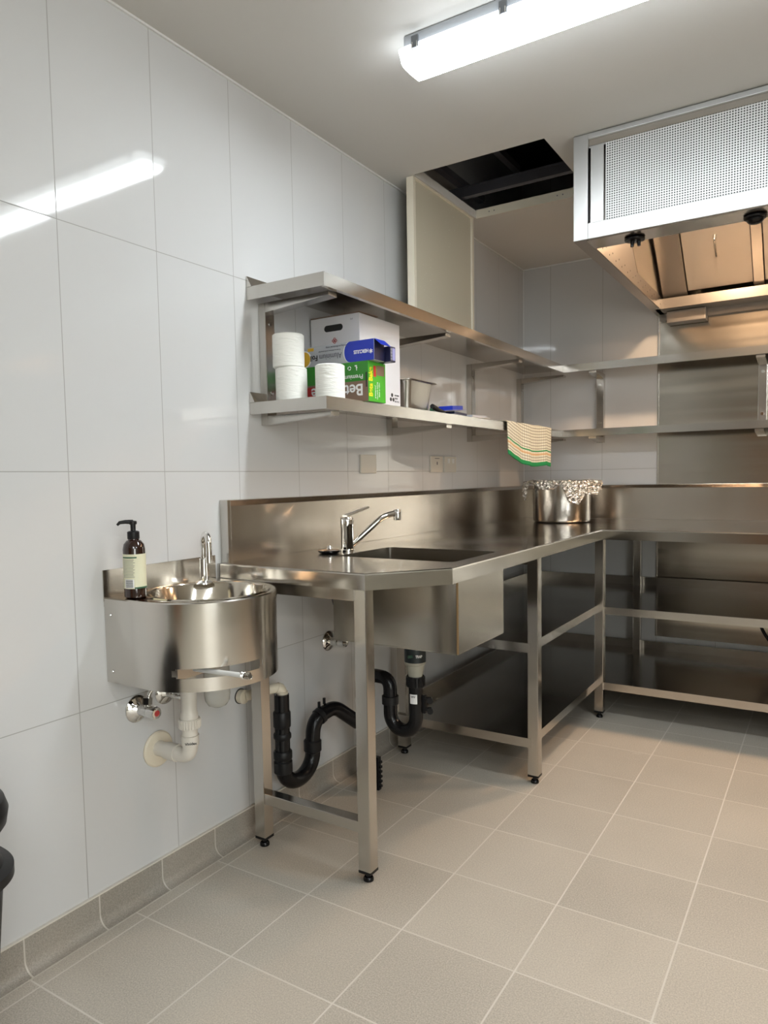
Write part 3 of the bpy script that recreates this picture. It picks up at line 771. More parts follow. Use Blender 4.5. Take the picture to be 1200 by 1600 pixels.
# recycle mark on the side
b = B()
for k, (dy, dz) in enumerate(((0.0, 0.010), (-0.009, -0.006), (0.009, -0.006))):
    b.disc((cx1+0.0002, 2.262+dy, 1.430+dz), (1, 0, 0), [(0.0075, 0), (0.0074, 0.0004)], 7)
b.obj('recycle_mark', m_inkb, t)
for k, s_ in enumerate(('RETHINK', 'REUSE', 'RECYCLE')):
    text(s_, 0.0075, (cx1+0.0006, 2.280, 1.440-0.011*k), (0, 1, 0), (0, 0, 1), m_inkb, t, align='LEFT')
text('2-1', 0.008, (0.185, cy0-0.0012, 1.68), (1, 0, 0), (0, 0, 1), m_inkg, t)

# green and brown baking paper box, lying upside down
t = thing('baking_paper_box', 'green and brown baking paper box lying upside down on the lower shelf', 'box', (0.16, 1.98, Z1))
gx0, gx1, gy0, gy1, gz0, gz1 = 0.008, 0.316, 1.948, 2.052, Z1, Z1+0.128
b = B(); b.box(gx0, gx1-0.0005, gy0, gy1, gz0, gz1, 0.001)
b.obj('body', m_green, t)
B().box(gx0+0.0005, gx1-0.0010, gy0-0.0006, gy0+0.002, gz0+0.0005, gz0+0.066).obj('brown_band', m_brown, t)
B().box(gx1-0.0008, gx1+0.0004, gy0+0.0005, gy1-0.0005, gz0+0.0005, gz1-0.0005).obj('end_flap', m_lime, t)
B().box(gx1-0.009, gx1-0.0045, gy0-0.0012, gy0-0.0005, gz0+0.045, gz0+0.092).obj('thumb_slot', m_inkb, t)
up, rt = (0, 0, -1), (-1, 0, 0)
text('Beta Bake', 0.052, (gx1-0.019, gy0-0.0010, gz0+0.040), rt, up, m_inkw, t, align='LEFT', bold=0.0008)
text('Premium compostable', 0.021, (gx1-0.019, gy0-0.0008, gz0+0.080), rt, up, m_inkw, t, align='LEFT')
b = B()
for k, xx in enumerate((0.272, 0.244, 0.216, 0.188)):
    if k == 0:
        b.disc((xx, gy0-.0004, gz0+0.109), (0, -1, 0), [(0.003, 0), (0.0028, 0.0006)], 8); b.box(xx-0.001, xx+0.001, gy0-.001, gy0-.0003, gz0+0.1, gz0+0.117); b.box(xx-0.007, xx-0.001, gy0-.001, gy0-.0003, gz0+0.113, gz0+0.117)
    elif k == 2:
        b.box(xx-0.006, xx+0.006, gy0-.001, gy0-.0003, gz0+0.102, gz0+0.106); b.box(xx-0.006, xx+0.006, gy0-.001, gy0-.0003, gz0+0.109, gz0+0.112); b.box(xx-0.006, xx+0.006, gy0-.001, gy0-.0003, gz0+0.114, gz0+0.116)
    else:
        q = 3 if k == 1 else 12
        for j in range(q):
            a0, a1 = 2*PI*j/q, 2*PI*(j+0.75)/q
            b.tube([(xx+0.0055*math.cos(a0+(a1-a0)*i/5), gy0-.0006, gz0+0.109+0.0055*math.sin(a0+(a1-a0)*i/5)) for i in range(6)], 0.0011, 6)
b.obj('symbols', m_inkw, t)
text('Beta Bake', 0.030, (gx1+0.0008, gy0+0.014, gz0+0.062), (0, 0, 1), (0, -1, 0), m_yellow, t, bold=0.0008, sx=0.78)
B().box(gx1+0.0005, gx1+0.0009, gy0+0.030, gy0+0.046, gz0+0.080, gz0+0.115).obj('red_badge', m_crimson, t)
for k, (s_, zz) in enumerate((('greaseproof', 0.032), ('non-stick baking', 0.036), ('30cm x 120m', 0.040))):
    text(s_, 0.0085, (gx1+0.0008, gy0+0.040+0.012*k, gz0+zz), (0, 0, 1), (0, -1, 0), m_inkw, t)
B().box(gx1+0.0005, gx1+0.0008, gy0+0.050, gy1-0.008, gz0+0.086, gz0+0.118).obj('food_picture', m_brown, t)
B().box(gx0+0.001, gx0+0.14, gy0-0.0009, gy0-0.0005, gz0+0.03, gz0+0.06).obj('red_patch', m_crimson, t)

# aluminium foil box on top, upside down, its end flap open
t = thing('foil_box', 'silver and blue foil box with open end flap lying on the green box', 'box', (0.16, 1.98, gz1))
fx0, fx1, fy0, fy1, fz0, fz1 = 0.012, 0.338, 1.950, 2.012, gz1+0.0005, gz1+0.066
def skewx(x, y, z): return (x, y, z+0.0)
b = B(); b.box(fx0, fx1, fy0, fy1, fz0, fz1, 0.001); b.obj('body', m_silver, t)
bp = []
for k in range(13):
    a = PI/2+PI*k/12; bp.append((0.246+0.022*math.cos(a), (fz0+fz1)/2+0.0325*math.sin(a)))
b = B(); b.slab([(x, fy0-0.0006, z) for x, z in [(x-0.0035, z) for x, z in bp]+[(0.25, fz0+.0005), (0.25, fz1-.0005)]], (0, 0.0004, 0)); b.obj('white_rim', m_inkw, t)
b = B(); b.slab([(x, fy0-0.0009, z) for x, z in bp]+[(fx1, fy0-0.0009, fz0), (fx1, fy0-0.0009, fz1)], (0, 0.0005, 0))
b.box(0.242, fx1, fy0-0.0005, fy1, fz1-0.0002, fz1+0.0006)
b.obj('blue_panel', m_blue, t)
b = B(); b.box(fx1-0.0002, fx1+0.0006, fy0+0.001, fy1-0.001, fz0+0.001, fz1-0.001); b.obj('dark_open_end', m_navy, t)
b = B(); b.slab([(fx1+0.001, fy0+0.001, fz1), (fx1+0.001, fy1, fz1), (fx1+0.022, fy1+0.004, fz1-0.020), (fx1+0.022, fy0+0.008, fz1-0.020)], (0.001, 0, 0.001)); b.obj('open_flap', m_blue, t)
text('HERCULES', 0.0155, (0.318, fy0-0.0013, (fz0+fz1)/2-0.002), rt, up, m_inkw, t, align='LEFT', bold=0.0003, sx=0.78)
text('*', 0.03, (0.327, fy0-0.0013, (fz0+fz1)/2+0.001), rt, up, m_inkw, t, bold=0.0005)
text('HERCULES', 0.0135, (0.318, (fy0+fy1)/2, fz1+0.0012), rt, (0, 1, 0), m_inkw, t, align='LEFT')
text('Aluminium', 0.027, (0.214, fy0-0.0010, fz0+0.028), rt, up, m_inkg, t, align='LEFT', sx=0.78)
text('Foil', 0.025, (0.116, fy0-0.0010, fz0+0.028), rt, up, m_inkb, t, align='LEFT', bold=0.0006, sx=0.85)
text('15 micron thickness professional foil', 0.006, (0.210, fy0-0.0010, fz0+0.046), rt, up, m_inkg, t, align='LEFT')
text('Strong professional wrap', 0.0085, (0.236, fy0-0.0010, fz0+0.057), rt, up, m_inkg, t, align='LEFT')
b = B(); b.disc((0.062, fy0-0.0006, (fz0+fz1)/2-0.006), (0, -1, 0), [(0.028, 0), (0.028, 0.0004)], 36); b.obj('picture_rim', m_inkw, t)
b = B(); b.disc((0.060, fy0-0.0008, (fz0+fz1)/2-0.006), (0, -1, 0), [(0.025, 0), (0.025, 0.0005)], 36); b.box(0.075, 0.10, fy0-0.0009, fy0-0.0004, fz1-0.014, fz1-0.004); b.obj('food_picture', m_gold, t)
# narrow navy box behind
t = thing('narrow_box', 'narrow navy box sticking out behind the foil box, beside the white carton', 'box', (0.2, 2.03, gz1))
B().box(0.05, 0.358, 2.0165, 2.050, gz1+0.0005, gz1+0.050, 0.003).obj('body', m_navy, t)
B().box(0.3578, 0.3586, 2.030, 2.046, gz1+0.006, gz1+0.045).obj('violet_print', m_lavender, t)
for k in range(4): text('||||', 0.009, (0.359, 2.022+0.0*k, gz1+0.010+0.010*k), (0, 1, 0), (0, 0, 1), m_silver, t)

# steel pan behind the carton
t = thing('steel_pan', 'deep rectangular steel food pan with flared rim behind the white carton', 'food pan', (0.14, 2.44, Z1))
def pan(name, x0, x1, y0, y1, z0, z1, mat, t):
    b = B(); bm = b.bm; R_ = []
    for d, z in ((0.018, z0), (0.012, z0+0.004), (0.0, z1-0.004), (-0.001, z1), (-0.014, z1+0.0005), (-0.015, z1-0.002), (-0.001, z1-0.003), (0.002, z1-0.008), (0.014, z0+0.006), (0.02, z0+0.003)):
        R_.append([bm.verts.new((x, y, z)) for x, y in rrect(x0+d, x1-d, y0+d, y1-d, 0.02)])
    for A, Z_ in zip(R_, R_[1:]):
        for i in range(len(A)): bm.faces.new((A[i], A[(i+1) % len(A)], Z_[(i+1) % len(A)], Z_[i])).smooth = True
    bm.faces.new(R_[0][::-1]); bm.faces.new(R_[-1]); return b.obj(name, mat, t)
pan('pan_body', 0.045, 0.245, 2.335, 2.525, Z1, 1.504, m_pan, t)

# stationery packs
def pack(x, y, z, L, wd, hh, rot, tilt, mats, label, cat='blister pack', text_=None):
    t = thing('marker_pack', label, cat, (x, y, z), 'stationery packs on the lower shelf')
    cr, sr = math.cos(rot), math.sin(rot)
    def tf(p):
        q = Vector(p); return Vector((x+q.x*cr-q.y*sr, y+q.x*sr+q.y*cr, z+q.z+tilt*q.y))
    b = B(); b.box(-wd/2, wd/2, -L/2, L/2, 0.0, 0.0015)
    for v in b.bm.verts: v.co = tf(v.co)
    b.obj('backing_card', mats[0], t)
    b = B(); b.box(-wd/2+0.008, wd/2-0.008, -L/2+0.02, L/2-0.02, 0.0018, hh, 0.002)
    for v in b.bm.verts: v.co = tf(v.co)
    b.obj('tray', mats[1], t)
    return t
pack(0.258, 2.655, Z1+0.022, 0.17, 0.075, 0.018, 0.12, 0.08, (m_lavender, m_blue), 'blue pack of markers, uppermost in the stationery pile')
pack(0.262, 2.68, Z1+0.001, 0.19, 0.07, 0.014, 0.1, 0.0, (m_silver, m_navy), 'pale card pack with dark navy tray under the blue pack')
pack(0.262, 2.875, Z1+0.004, 0.17, 0.065, 0.012, -0.05, 0.02, (m_inkw, m_silver), 'flat white card pack at the far end of the stationery pile')
t = tag(B().tube([(0.285, 2.44, Z1+0.022), (0.280, 2.50, Z1+0.012), (0.275, 2.56, Z1+0.008)], [0.009, 0.009, 0.006], 14).obj('marker_pen', m_blackmatt), 'short black marker pen lying nearest the steel pan', 'pen')
t = tag(B().tube([(0.245, 2.51, Z1+0.018), (0.24, 2.56, Z1+0.012), (0.235, 2.62, Z1+0.009)], [0.008, 0.009, 0.006], 14).obj('marker_pen', m_lgreen), 'dark green marker pen lying behind the black one', 'pen')
t = tag(B().tube([(0.212, 2.86, Z1+0.008), (0.212, 2.965, Z1+0.010)], [0.006, 0.009], 14).obj('marker_pen', m_black), 'glossy black marker pen at the far end of the pile, near the tea towel', 'pen')

# tea towel over the shelf edge
b = B(); bm = b.bm
uvl = bm.loops.layers.uv.new('UVMap')
NU, NV = 60, 40
W0, W1 = 3.115, 3.735
grid = []
for j in range(NV+1):
    row = []
    for i in range(NU+1):
        q = i/NU; y = W0+(W1-W0)*q
        drop = 0.150+0.055*q + 0.028*math.sin(PI*min(1, q*1.15))   # length of the hanging part
        s = j/NV*(drop+0.13)                                       # path from the hem up and over
        fold = 0.004*math.sin(q*17)*(1-j/NV)+0.003*math.sin(q*31+1)*(1-j/NV)
        if s < drop: P = (0.308+fold+0.004, y+(0.010*(1-s/drop) if q < .5 else -0.006*(1-s/drop)), Z1+0.004-drop+s)
        else:
            a = s-drop; P = (0.310-a, y, Z1+0.005+0.0012*math.sin(q*19+a*40))
        row.append((bm.verts.new(P), (q*0.62, s)))
    grid.append(row)
for j in range(NV):
    for i in range(NU):
        cs = [grid[j][i], grid[j][i+1], grid[j+1][i+1], grid[j+1][i]]
        fc = bm.faces.new([q[0] for q in cs]); fc.smooth = True
        for lp, q in zip(fc.loops, cs): lp[uvl].uv = q[1]
tw = b.obj('tea_towel', m_towel); sm = tw.modifiers.new('cloth', 'SOLIDIFY'); sm.thickness = 0.0025; sm.offset = 0
tag(tw, 'cream checked tea towel with green bands hanging over the lower shelf', 'tea towel')

# ------------------------------------------------------------------ stockpot with foil
t = thing('stockpot', 'large dull steel stockpot covered with crumpled foil on the bench corner', 'pot', (0.352, 3.785, ZT))
qx, qy, PR, PH = 0.352, 3.785, 0.150, 0.215
B().lathe([(0.0001, ZT+0.001), (PR-0.012, ZT+0.001), (PR-0.004, ZT+0.006), (PR, ZT+0.014), (PR, ZT+PH-0.004), (PR+0.006, ZT+PH-0.002), (PR+0.006, ZT+PH+0.002), (PR-0.003, ZT+PH+0.002), (PR-0.003, ZT+0.01), (0.0001, ZT+0.006)], qx, qy, 64, cap=False).obj('body', m_pot, t)
b = B(); bm = b.bm; seg, nr = 130, 20
vc = Vector((-0.4905, 0.8714))   # direction in plan the camera looks
rings = []
for j in range(nr+1):
    rg = []
    for k in range(seg):
        a = 2*PI*k/seg
        # angle measured from the side that faces the room (towards -y, +x)
        fa = (a-math.radians(-72)+PI) % (2*PI)-PI
        g = lambda c0, wd, amp: amp*min(1, max(0, 1.7*(1-abs(fa-math.radians(c0))/math.radians(wd))))
        drop = 0.014+max(g(24, 26, 0.105), g(58, 34, 0.062), g(-82, 16, 0.085), g(-30, 30, 0.030))+0.014*noise.noise(Vector((fa*3, 2, 0)))
        if j < 6:
            q = j/5; rr = (PR+0.010)*q if q > 0 else 0.0001; z = ZT+PH+0.006-0.003*(1-q)
            rr += 0
            nz = 0.010*q*noise.noise(Vector((rr*60*math.cos(a), rr*60*math.sin(a), 3)))
            p = Vector((qx+rr*math.cos(a), qy+rr*math.sin(a), z+nz))
        else:
            q = (j-5)/(nr-5); side = min(1, max(0, (abs(math.sin(fa))-0.75)*5)); bul = 0.012+0.010*math.sin(q*PI)+side*0.030*math.sin(min(1, q*1.5)*PI*0.6)+0.003*q
            cr = noise.noise(Vector((a*7, q*4, 1)))*0.016+noise.noise(Vector((a*18, q*11, 5)))*0.012
            rr = PR+bul+cr
            p = Vector((qx+rr*math.cos(a), qy+rr*math.sin(a), ZT+PH+0.006-drop*q+0.010*noise.noise(Vector((a*12, q*5, 8)))))
        rg.append(bm.verts.new(p))
    rings.append(rg)
for A, Z_ in zip(rings, rings[1:]):
    for k in range(seg): bm.faces.new((A[k], A[(k+1) % seg], Z_[(k+1) % seg], Z_[k]))
fo = b.obj('foil_cover', m_foil, t); sm = fo.modifiers.new('sheet', 'SOLIDIFY'); sm.thickness = 0.0006

# ------------------------------------------------------------------ hand basin
BX, BY, BR = 0.150, 1.362, 0.197
ZR, ZL = 0.846, 0.626
hb = thing('hand_basin', 'wall-hung round-fronted stainless steel hand basin with knee lever', 'hand basin', (0.0, BY, ZL))
def dpath(r_, n=56, x0=0.001):
    pts = [(x0, BY-r_)]
    for k in range(1, 5): pts.append((x0+(BX-x0)*k/5, BY-r_))
    for k in range(n+1):
        a = -PI/2+PI*k/n; pts.append((BX+r_*math.cos(a), BY+r_*math.sin(a)))
    for k in range(1, 5): pts.append((BX-(BX-x0)*k/5, BY+r_))
    pts.append((x0, BY+r_)); return pts
P_ = dpath(BR); zs = [ZL, ZL+0.010, 0.656, 0.660, 0.664, 0.668, 0.672, 0.676, 0.680, 0.684, 0.688, 0.72, 0.78, ZR-0.022]
b = B(); bm = b.bm
V = [[bm.verts.new((x, y, z)) for x, y in P_] for z in zs]
for j in range(len(zs)-1):
    zc = (zs[j]+zs[j+1])/2
    for i in range(len(P_)-1):
        xc, yc = (P_[i][0]+P_[i+1][0])/2, (P_[i][1]+P_[i+1][1])/2
        ang = math.degrees(math.atan2(yc-BY, xc-BX))
        inslot = 0.660 < zc < 0.684 and -66 < ang < 4 and xc > BX
        if inslot and (ang < -63 or ang > 1) and (zc < 0.664 or zc > 0.680): inslot = False
        if inslot: continue
        fc = bm.faces.new((V[j][i], V[j][i+1], V[j+1][i+1], V[j+1][i])); fc.smooth = True
sk = b.obj('skirt', m_basin, hb); sm = sk.modifiers.new('sheet', 'SOLIDIFY'); sm.thickness = 0.0015; sm.offset = -1
es = sk.modifiers.new('split', 'EDGE_SPLIT'); es.split_angle = math.radians(35)
# folded rim band + top deck with the round hole
RB = BR+0.0015
b = B(); bm = b.bm
Po, Pi = dpath(RB), dpath(RB-0.004)
A0 = [bm.verts.new((x, y, ZR-0.024)) for x, y in Po]; A1 = [bm.verts.new((x, y, ZR-0.003)) for x, y in Po]; A2 = [bm.verts.new((x, y, ZR)) for x, y in Pi]
for A, Z_ in ((A0, A1), (A1, A2)):
    for i in range(len(A)-1): bm.faces.new((A[i], A[i+1], Z_[i+1], Z_[i])).smooth = True
b.obj('rim_band', m_basin, hb)
WX, WY, WR = 0.165, 1.366, 0.158
b = B(); bm = b.bm
A2 = [bm.verts.new((x, y, ZR)) for x, y in Pi]; ed = [bm.edges.new((A2[i], A2[(i+1) % len(A2)])) for i in range(len(A2))]
Hh = [bm.verts.new((WX+WR*math.cos(2*PI*k/64), WY+WR*math.sin(2*PI*k/64), ZR)) for k in range(64)]; eh = [bm.edges.new((Hh[i], Hh[(i+1) % 64])) for i in range(64)]
bmesh.ops.triangle_fill(bm, edges=ed+eh, use_beauty=True)
b.obj('deck', m_basin_in, hb)
b = B(); b.lathe([(WR+0.010, ZR+0.0005), (WR+0.006, ZR+0.0035), (WR, ZR+0.002), (WR-0.004, ZR-0.004), (WR-0.010, ZR-0.07), (WR-0.03, ZR-0.12), (WR-0.07, ZR-0.145), (0.03, ZR-0.152), (0.0001, ZR-0.155)], WX, WY, 72, cap=False)
b.obj('bowl', m_basin_in, hb, fix=True)
B().lathe([(0.0001, ZR-0.149), (0.02, ZR-0.149), (0.026, ZR-0.152)], WX, WY, 24, cap=False).obj('drain_grate', m_chrome, hb)
b = B(); b.box(0.0008, 0.004, BY-BR-0.002, BY+BR+0.002, ZR-0.01, 0.916); b.obj('splash_plate', m_steel_y, hb)
for (x, z) in ((0.012, ZR-0.044), (0.012, ZL+0.03)):
    b = B(); b.disc((x+0.012, BY-BR-0.0005, z), (0, -1, 0), [(0.0045, 0), (0.003, 0.002), (0.0005, 0.0025)], 14); b.obj('screw', m_chrome, hb)
# inner valve box seen through the slot
B().box(0.06, 0.20, BY-0.14, BY+0.12, 0.640, 0.690).obj('valve_box', m_steel_x, hb)
b = B(); b.tube([(0.23, 1.25, 0.669), (0.395, 1.25, 0.6745)], 0.0062, 14); kl = b.obj('knee_lever', m_white, hb)
b = B()
pts = []
for k in range(90):
    a = k*0.42; q = k/89; pts.append((0.392+0.026*q, 1.25+0.0078*math.cos(a), 0.6745+0.0010*q+0.0078*math.sin(a)))
b.tube(pts, 0.0017, 6); b.tube([(0.39, 1.25, 0.6745), (0.418, 1.25, 0.6755)], 0.006, 12); b.obj('lever_spring', m_chrome, kl)
# basin tap
t = thing('basin_tap', 'slim chrome gooseneck tap standing on the hand basin', 'tap', (0.055, 1.462, ZR))
gx, gy = 0.056, 1.462
B().lathe([(0.0001, ZR+0.0008), (0.026, ZR+0.0008), (0.025, ZR+0.004), (0.014, ZR+0.010), (0.0125, ZR+0.06), (0.0125, ZR+0.072), (0.010, ZR+0.073)], gx, gy, 28, cap=False).obj('base', m_chrome, t)
dv = Vector((0.62, -0.35)).normalized()
arc = [(gx, gy, ZR+0.07), (gx, gy, ZR+0.10)]
for k in range(15):
    a = PI-PI*k/14; arc.append((gx+dv.x*0.030*(1+math.cos(a)), gy+dv.y*0.030*(1+math.cos(a)), ZR+0.114+0.030*math.sin(a)))
arc.append((gx+dv.x*0.060, gy+dv.y*0.060, ZR+0.078))
B().tube(arc, 0.0085, 20).obj('spout', m_chrome, t)
B().cyl((gx+dv.x*.06, gy+dv.y*.06, ZR+0.082), (gx+dv.x*.06, gy+dv.y*.06, ZR+0.066), 0.0105).obj('aerator', m_chrome, t)

# soap bottle
t = thing('soap_bottle', 'dark amber pump bottle with cream and green label on the hand basin edge', 'bottle', (0.075, 1.205, ZR))
sx_, sy_ = 0.078, 1.203
B().lathe([(0.0001, ZR+0.001), (0.024, ZR+0.001), (0.0275, ZR+0.004), (0.0275, ZR+0.125), (0.025, ZR+0.137), (0.018, ZR+0.146), (0.0135, ZR+0.148), (0.0135, ZR+0.152)], sx_, sy_, 40).obj('bottle_body', m_amber, t)
B().lathe([(0.0145, ZR+0.150), (0.0150, ZR+0.152), (0.0150, ZR+0.168), (0.012, ZR+0.170), (0.0065, ZR+0.171), (0.0065, ZR+0.190)], sx_, sy_, 32).obj('collar', m_blackmatt, t)
pu = B().lathe([(0.0001, ZR+0.187), (0.009, ZR+0.187), (0.010, ZR+0.191), (0.009, ZR+0.1955), (0.0001, ZR+0.197)], sx_, sy_, 24, cap=False)
nd = Vector((-0.55, -0.83)); nd.normalize()
pu.tube([(sx_, sy_, ZR+0.193), (sx_+nd.x*0.018, sy_+nd.y*0.018, ZR+0.194), (sx_+nd.x*0.032, sy_+nd.y*0.032, ZR+0.1925), (sx_+nd.x*0.038, sy_+nd.y*0.038, ZR+0.186)], [0.006, 0.005, 0.0042, 0.003], 12)
pu.obj('pump_head', m_blackmatt, t)
def arcband(r_, a0, a1, z0, z1, name, mat, par):
    b = B(); n = 32
    A = [b.bm.verts.new((sx_+r_*math.cos(a0+(a1-a0)*k/n), sy_+r_*math.sin(a0+(a1-a0)*k/n), z0)) for k in range(n+1)]
    Z_ = [b.bm.verts.new((v.co.x, v.co.y, z1)) for v in A]
    for k in range(n): b.bm.faces.new((A[k], A[k+1], Z_[k+1], Z_[k])).smooth = True
    return b.obj(name, mat, par)
cam_a = math.atan2(-sy_, 1.57-sx_)
lb = arcband(0.0279, cam_a-2.2, cam_a+1.75, ZR+0.026, ZR+0.113, 'label', m_label, t)
arcband(0.0281, cam_a-0.05, cam_a+1.6, ZR+0.026, ZR+0.030, 'label_band', m_lgreen, lb)
arcband(0.0281, cam_a-1.3, cam_a+0.2, ZR+0.103, ZR+0.1065, 'label_heading', m_lgreen, lb)
for k in range(13):
    arcband(0.0281, cam_a-1.25, cam_a-0.15+0.28*random.random(), ZR+0.0985-0.0036*k, ZR+0.0995-0.0036*k, 'label_text_line', m_inkg, lb)
arcband(0.0281, cam_a-1.0, cam_a-0.1, ZR+0.028, ZR+0.050, 'barcode_ground', m_inkw, lb)
for k in range(8):
    arcband(0.0283, cam_a-0.9, cam_a-0.2, ZR+0.0295+0.0025*k, ZR+0.0308+0.0025*k, 'barcode_bar', m_inkb, lb)

# ------------------------------------------------------------------ plumbing
def stop_valve(y, z, label, marker=None, vdir=(0.75, 0.55, 0.0)):
    t = thing('stop_valve', label, 'valve', (0, y, z))
    B().disc((0.0008, y, z), (1, 0, 0), [(0.037, 0), (0.037, 0.003), (0.032, 0.009), (0.025, 0.012), (0.015, 0.020), (0.012, 0.034)], 32).obj('wall_flange', m_chrome, t)
    b = B(); b.disc((0.030, y, z), (1, 0, 0), [(0.012, 0), (0.015, 0.003), (0.015, 0.020), (0.011, 0.026)], 20)
    b.tube([(0.042, y, z), (0.042, y+0.004, z+0.026)], [0.0095, 0.0095], 14); b.tube([(0.042, y+.003, z+0.018), (0.042, y+0.005, z+0.036)], 0.013, 6)
    b.obj('body', m_chrome, t)
    b = B(); b.disc((0.050, y, z), (1, 0, 0), [(0.010, 0), (0.016, 0.003), (0.0175, 0.026), (0.015, 0.032), (0.0115, 0.0325)], 10); hd = b.obj('handle', m_chrome, t)
    if marker: B().disc((0.0825, y, z), (1, 0, 0), [(0.0085, 0), (0.008, 0.0008)], 18).obj('marker', marker, hd)
    return t
stop_valve(1.252, 0.53, 'chrome stop valve with red marker on the wall below the hand basin', m_red)
stop_valve(1.352, 0.553, 'chrome stop valve mostly hidden behind the white basin drain', None)
stop_valve(2.127, 0.539, 'chrome stop valve on the wall below the sink bench', None)
def hose(path, label, name='flexible_hose', rad=0.0055, mat=m_chrome):
    pts = smooth_path(path, 14); n = len(pts)
    return tag(B().tube(pts, [rad*(1+0.12*(k % 2)) for k in range(n)], 12).obj(name, mat), label, 'hose')
hose([(0.042, 1.257, 0.562), (0.050, 1.266, 0.585), (0.075, 1.29, 0.60), (0.085, 1.31, 0.638)], 'braided steel hose from the red-marked valve into the basin')
hose([(0.042, 2.132, 0.571), (0.046, 2.128, 0.64), (0.075, 2.06, 0.72), (0.11, 2.03, 0.80), (0.15, 2.03, 0.842)], 'thin dark hose from the wall valve up to the mixer tap', mat=m_galv, rad=0.0045)

# white basin drain
t = thing('basin_drain', 'white plastic drain pipe running from the hand basin to the wall', 'drain pipe', (0, 1.315, 0.40))
B().disc((0.0008, 1.318, 0.398), (1, 0, 0), [(0.050, 0), (0.050, 0.004), (0.046, 0.008), (0.026, 0.009)], 44).obj('wall_flange', m_cream, t)
dx_, dy_ = 0.135, 1.315
b = B(); pp = rounded([(0.003, dy_, 0.402), (dx_, dy_, 0.402), (dx_, dy_, 0.52)], 0.035, 10); b.tube(pp, 0.0205, 28)
b.obj('elbow', m_pvc, t)
B().tube([(0.045, dy_, 0.402), (0.085, dy_, 0.402)], 0.0235, 28).obj('socket', m_pvc, t); B().tube([(dx_, dy_, 0.436), (dx_, dy_, 0.462)], 0.0235, 28).obj('socket', m_pvc, t)
b = B(); b.tube([(dx_, dy_, 0.482), (dx_, dy_, 0.508)], 0.0275, 28)
for k in range(24):
    a = 2*PI*k/24; b.box(dx_+0.0275*math.cos(a)-.0018, dx_+0.0275*math.cos(a)+.0018, dy_+0.0275*math.sin(a)-.0018, dy_+0.0275*math.sin(a)+.0018, 0.484, 0.506)
b.obj('union_nut', m_pvc, t)
b = B(); b.tube([(dx_, dy_, 0.508), (dx_, dy_, 0.520), (dx_, dy_, 0.528), (dx_, dy_, 0.634)], [0.0235, 0.0235, 0.021, 0.021], 28); b.obj('tailpiece', m_pvc, t)
text('Vinidex', 0.010, (dx_+0.0185, dy_-0.0150, 0.445), Vector((0.64, 0.77, 0)), (0, 0, 1), m_inkb, t, bold=0.0002)
# clear bulb of the basin trap
t = tag(B().lathe([(0.0001, 0.515), (0.012, 0.516), (0.026, 0.523), (0.034, 0.536), (0.036, 0.555), (0.036, 0.634)], 0.150, 1.405, 36).obj('trap_bulb', m_clear), 'cloudy clear plastic trap bulb hanging below the hand basin', 'trap')

# black P-trap by the wall with its cream inlet
t = thing('cream_waste_pipe', 'cream waste pipe elbow from the wall into the black trap', 'waste pipe', (0, 1.66, 0.457))
B().disc((0.0008, 1.652, 0.457), (1, 0, 0), [(0.022, 0), (0.022, 0.02), (0.019, 0.021)], 28).obj('wall_stub', m_cream, t)
B().disc((0.0006, 1.652, 0.457), (1, 0, 0), [(0.0245, 0), (0.0245, 0.002)], 28).obj('dark_gap', m_inkb, t)
zz = 0.472; TX = 0.082
b = B(); pp = rounded([(0.018, 1.655, 0.458), (TX, 1.762, zz), (TX, 1.762, 0.42)], [0.024], 8); b.tube(pp, 0.0155, 24); b.tube([pp[2], pp[6]], 0.0185, 24); b.obj('pipe', m_cream, t)
b = B(); b.tube([(TX, 1.762, 0.455), (TX, 1.762, 0.43)], 0.0185, 24); b.obj('socket', m_cream, t)
t = thing('black_trap', 'black plastic P-trap low on the wall under the bench end', 'pipe trap', (TX, 1.85, 0.1))
def P(y, z, x=TX): return (x, y, z)
b = B(); b.tube([P(1.758, 0.447), P(1.756, 0.215)], 0.0245, 28); b.obj('inlet_pipe', m_black, t)
b = B()
for z0, z1, rr in ((0.392, 0.338, 0.0285), (0.320, 0.300, 0.0290), (0.262, 0.232, 0.0305)):
    b = B(); b.tube([P(1.757, z0), P(1.757, z0-0.004), P(1.757, z1+0.004), P(1.757, z1)], [rr-0.003, rr, rr, rr-0.003], 28); b.obj('coupling', m_blackmatt, t)
uy0, uy1, uz = 1.757, 1.915, 0.205
b = B(); pts = [P(uy0, 0.235)]
for k in range(17):
    a = PI+PI*k/16; pts.append(P((uy0+uy1)/2+(uy1-uy0)/2*math.cos(a), uz+0.068*math.sin(a)))
pts.append(P(uy1, 0.225)); b.tube(pts, 0.0265, 28); b.obj('u_bend', m_black, t)
b = B(); b.tube([P(uy1, 0.205), P(uy1, 0.209), P(uy1, 0.243), P(uy1, 0.247)], [0.027, 0.0305, 0.0305, 0.027], 28); b.tube([P(uy0, 0.186), P(uy0, 0.190), P(uy0, 0.225), P(uy0, 0.229)], [0.027, 0.0305, 0.0305, 0.027], 28); b.obj('union_nut', m_blackmatt, t)
b = B(); pp = rounded([P(uy1, 0.235), P(1.925, 0.315), P(2.02, 0.335, TX+.02), (0.146, 2.100, 0.262)], [0.045, 0.03], 10)
b.tube(pp, 0.0255, 28); b.obj('swan_neck', m_black, t)
b = B(); b.tube([pp[8], pp[10]], 0.029, 28); b.box(TX-0.005, TX+0.002, 1.955, 1.963, 0.345, 0.366); b.box(TX-0.005, TX+0.002, 1.985, 1.993, 0.350, 0.372); b.obj('clamp', m_blackmatt, t)
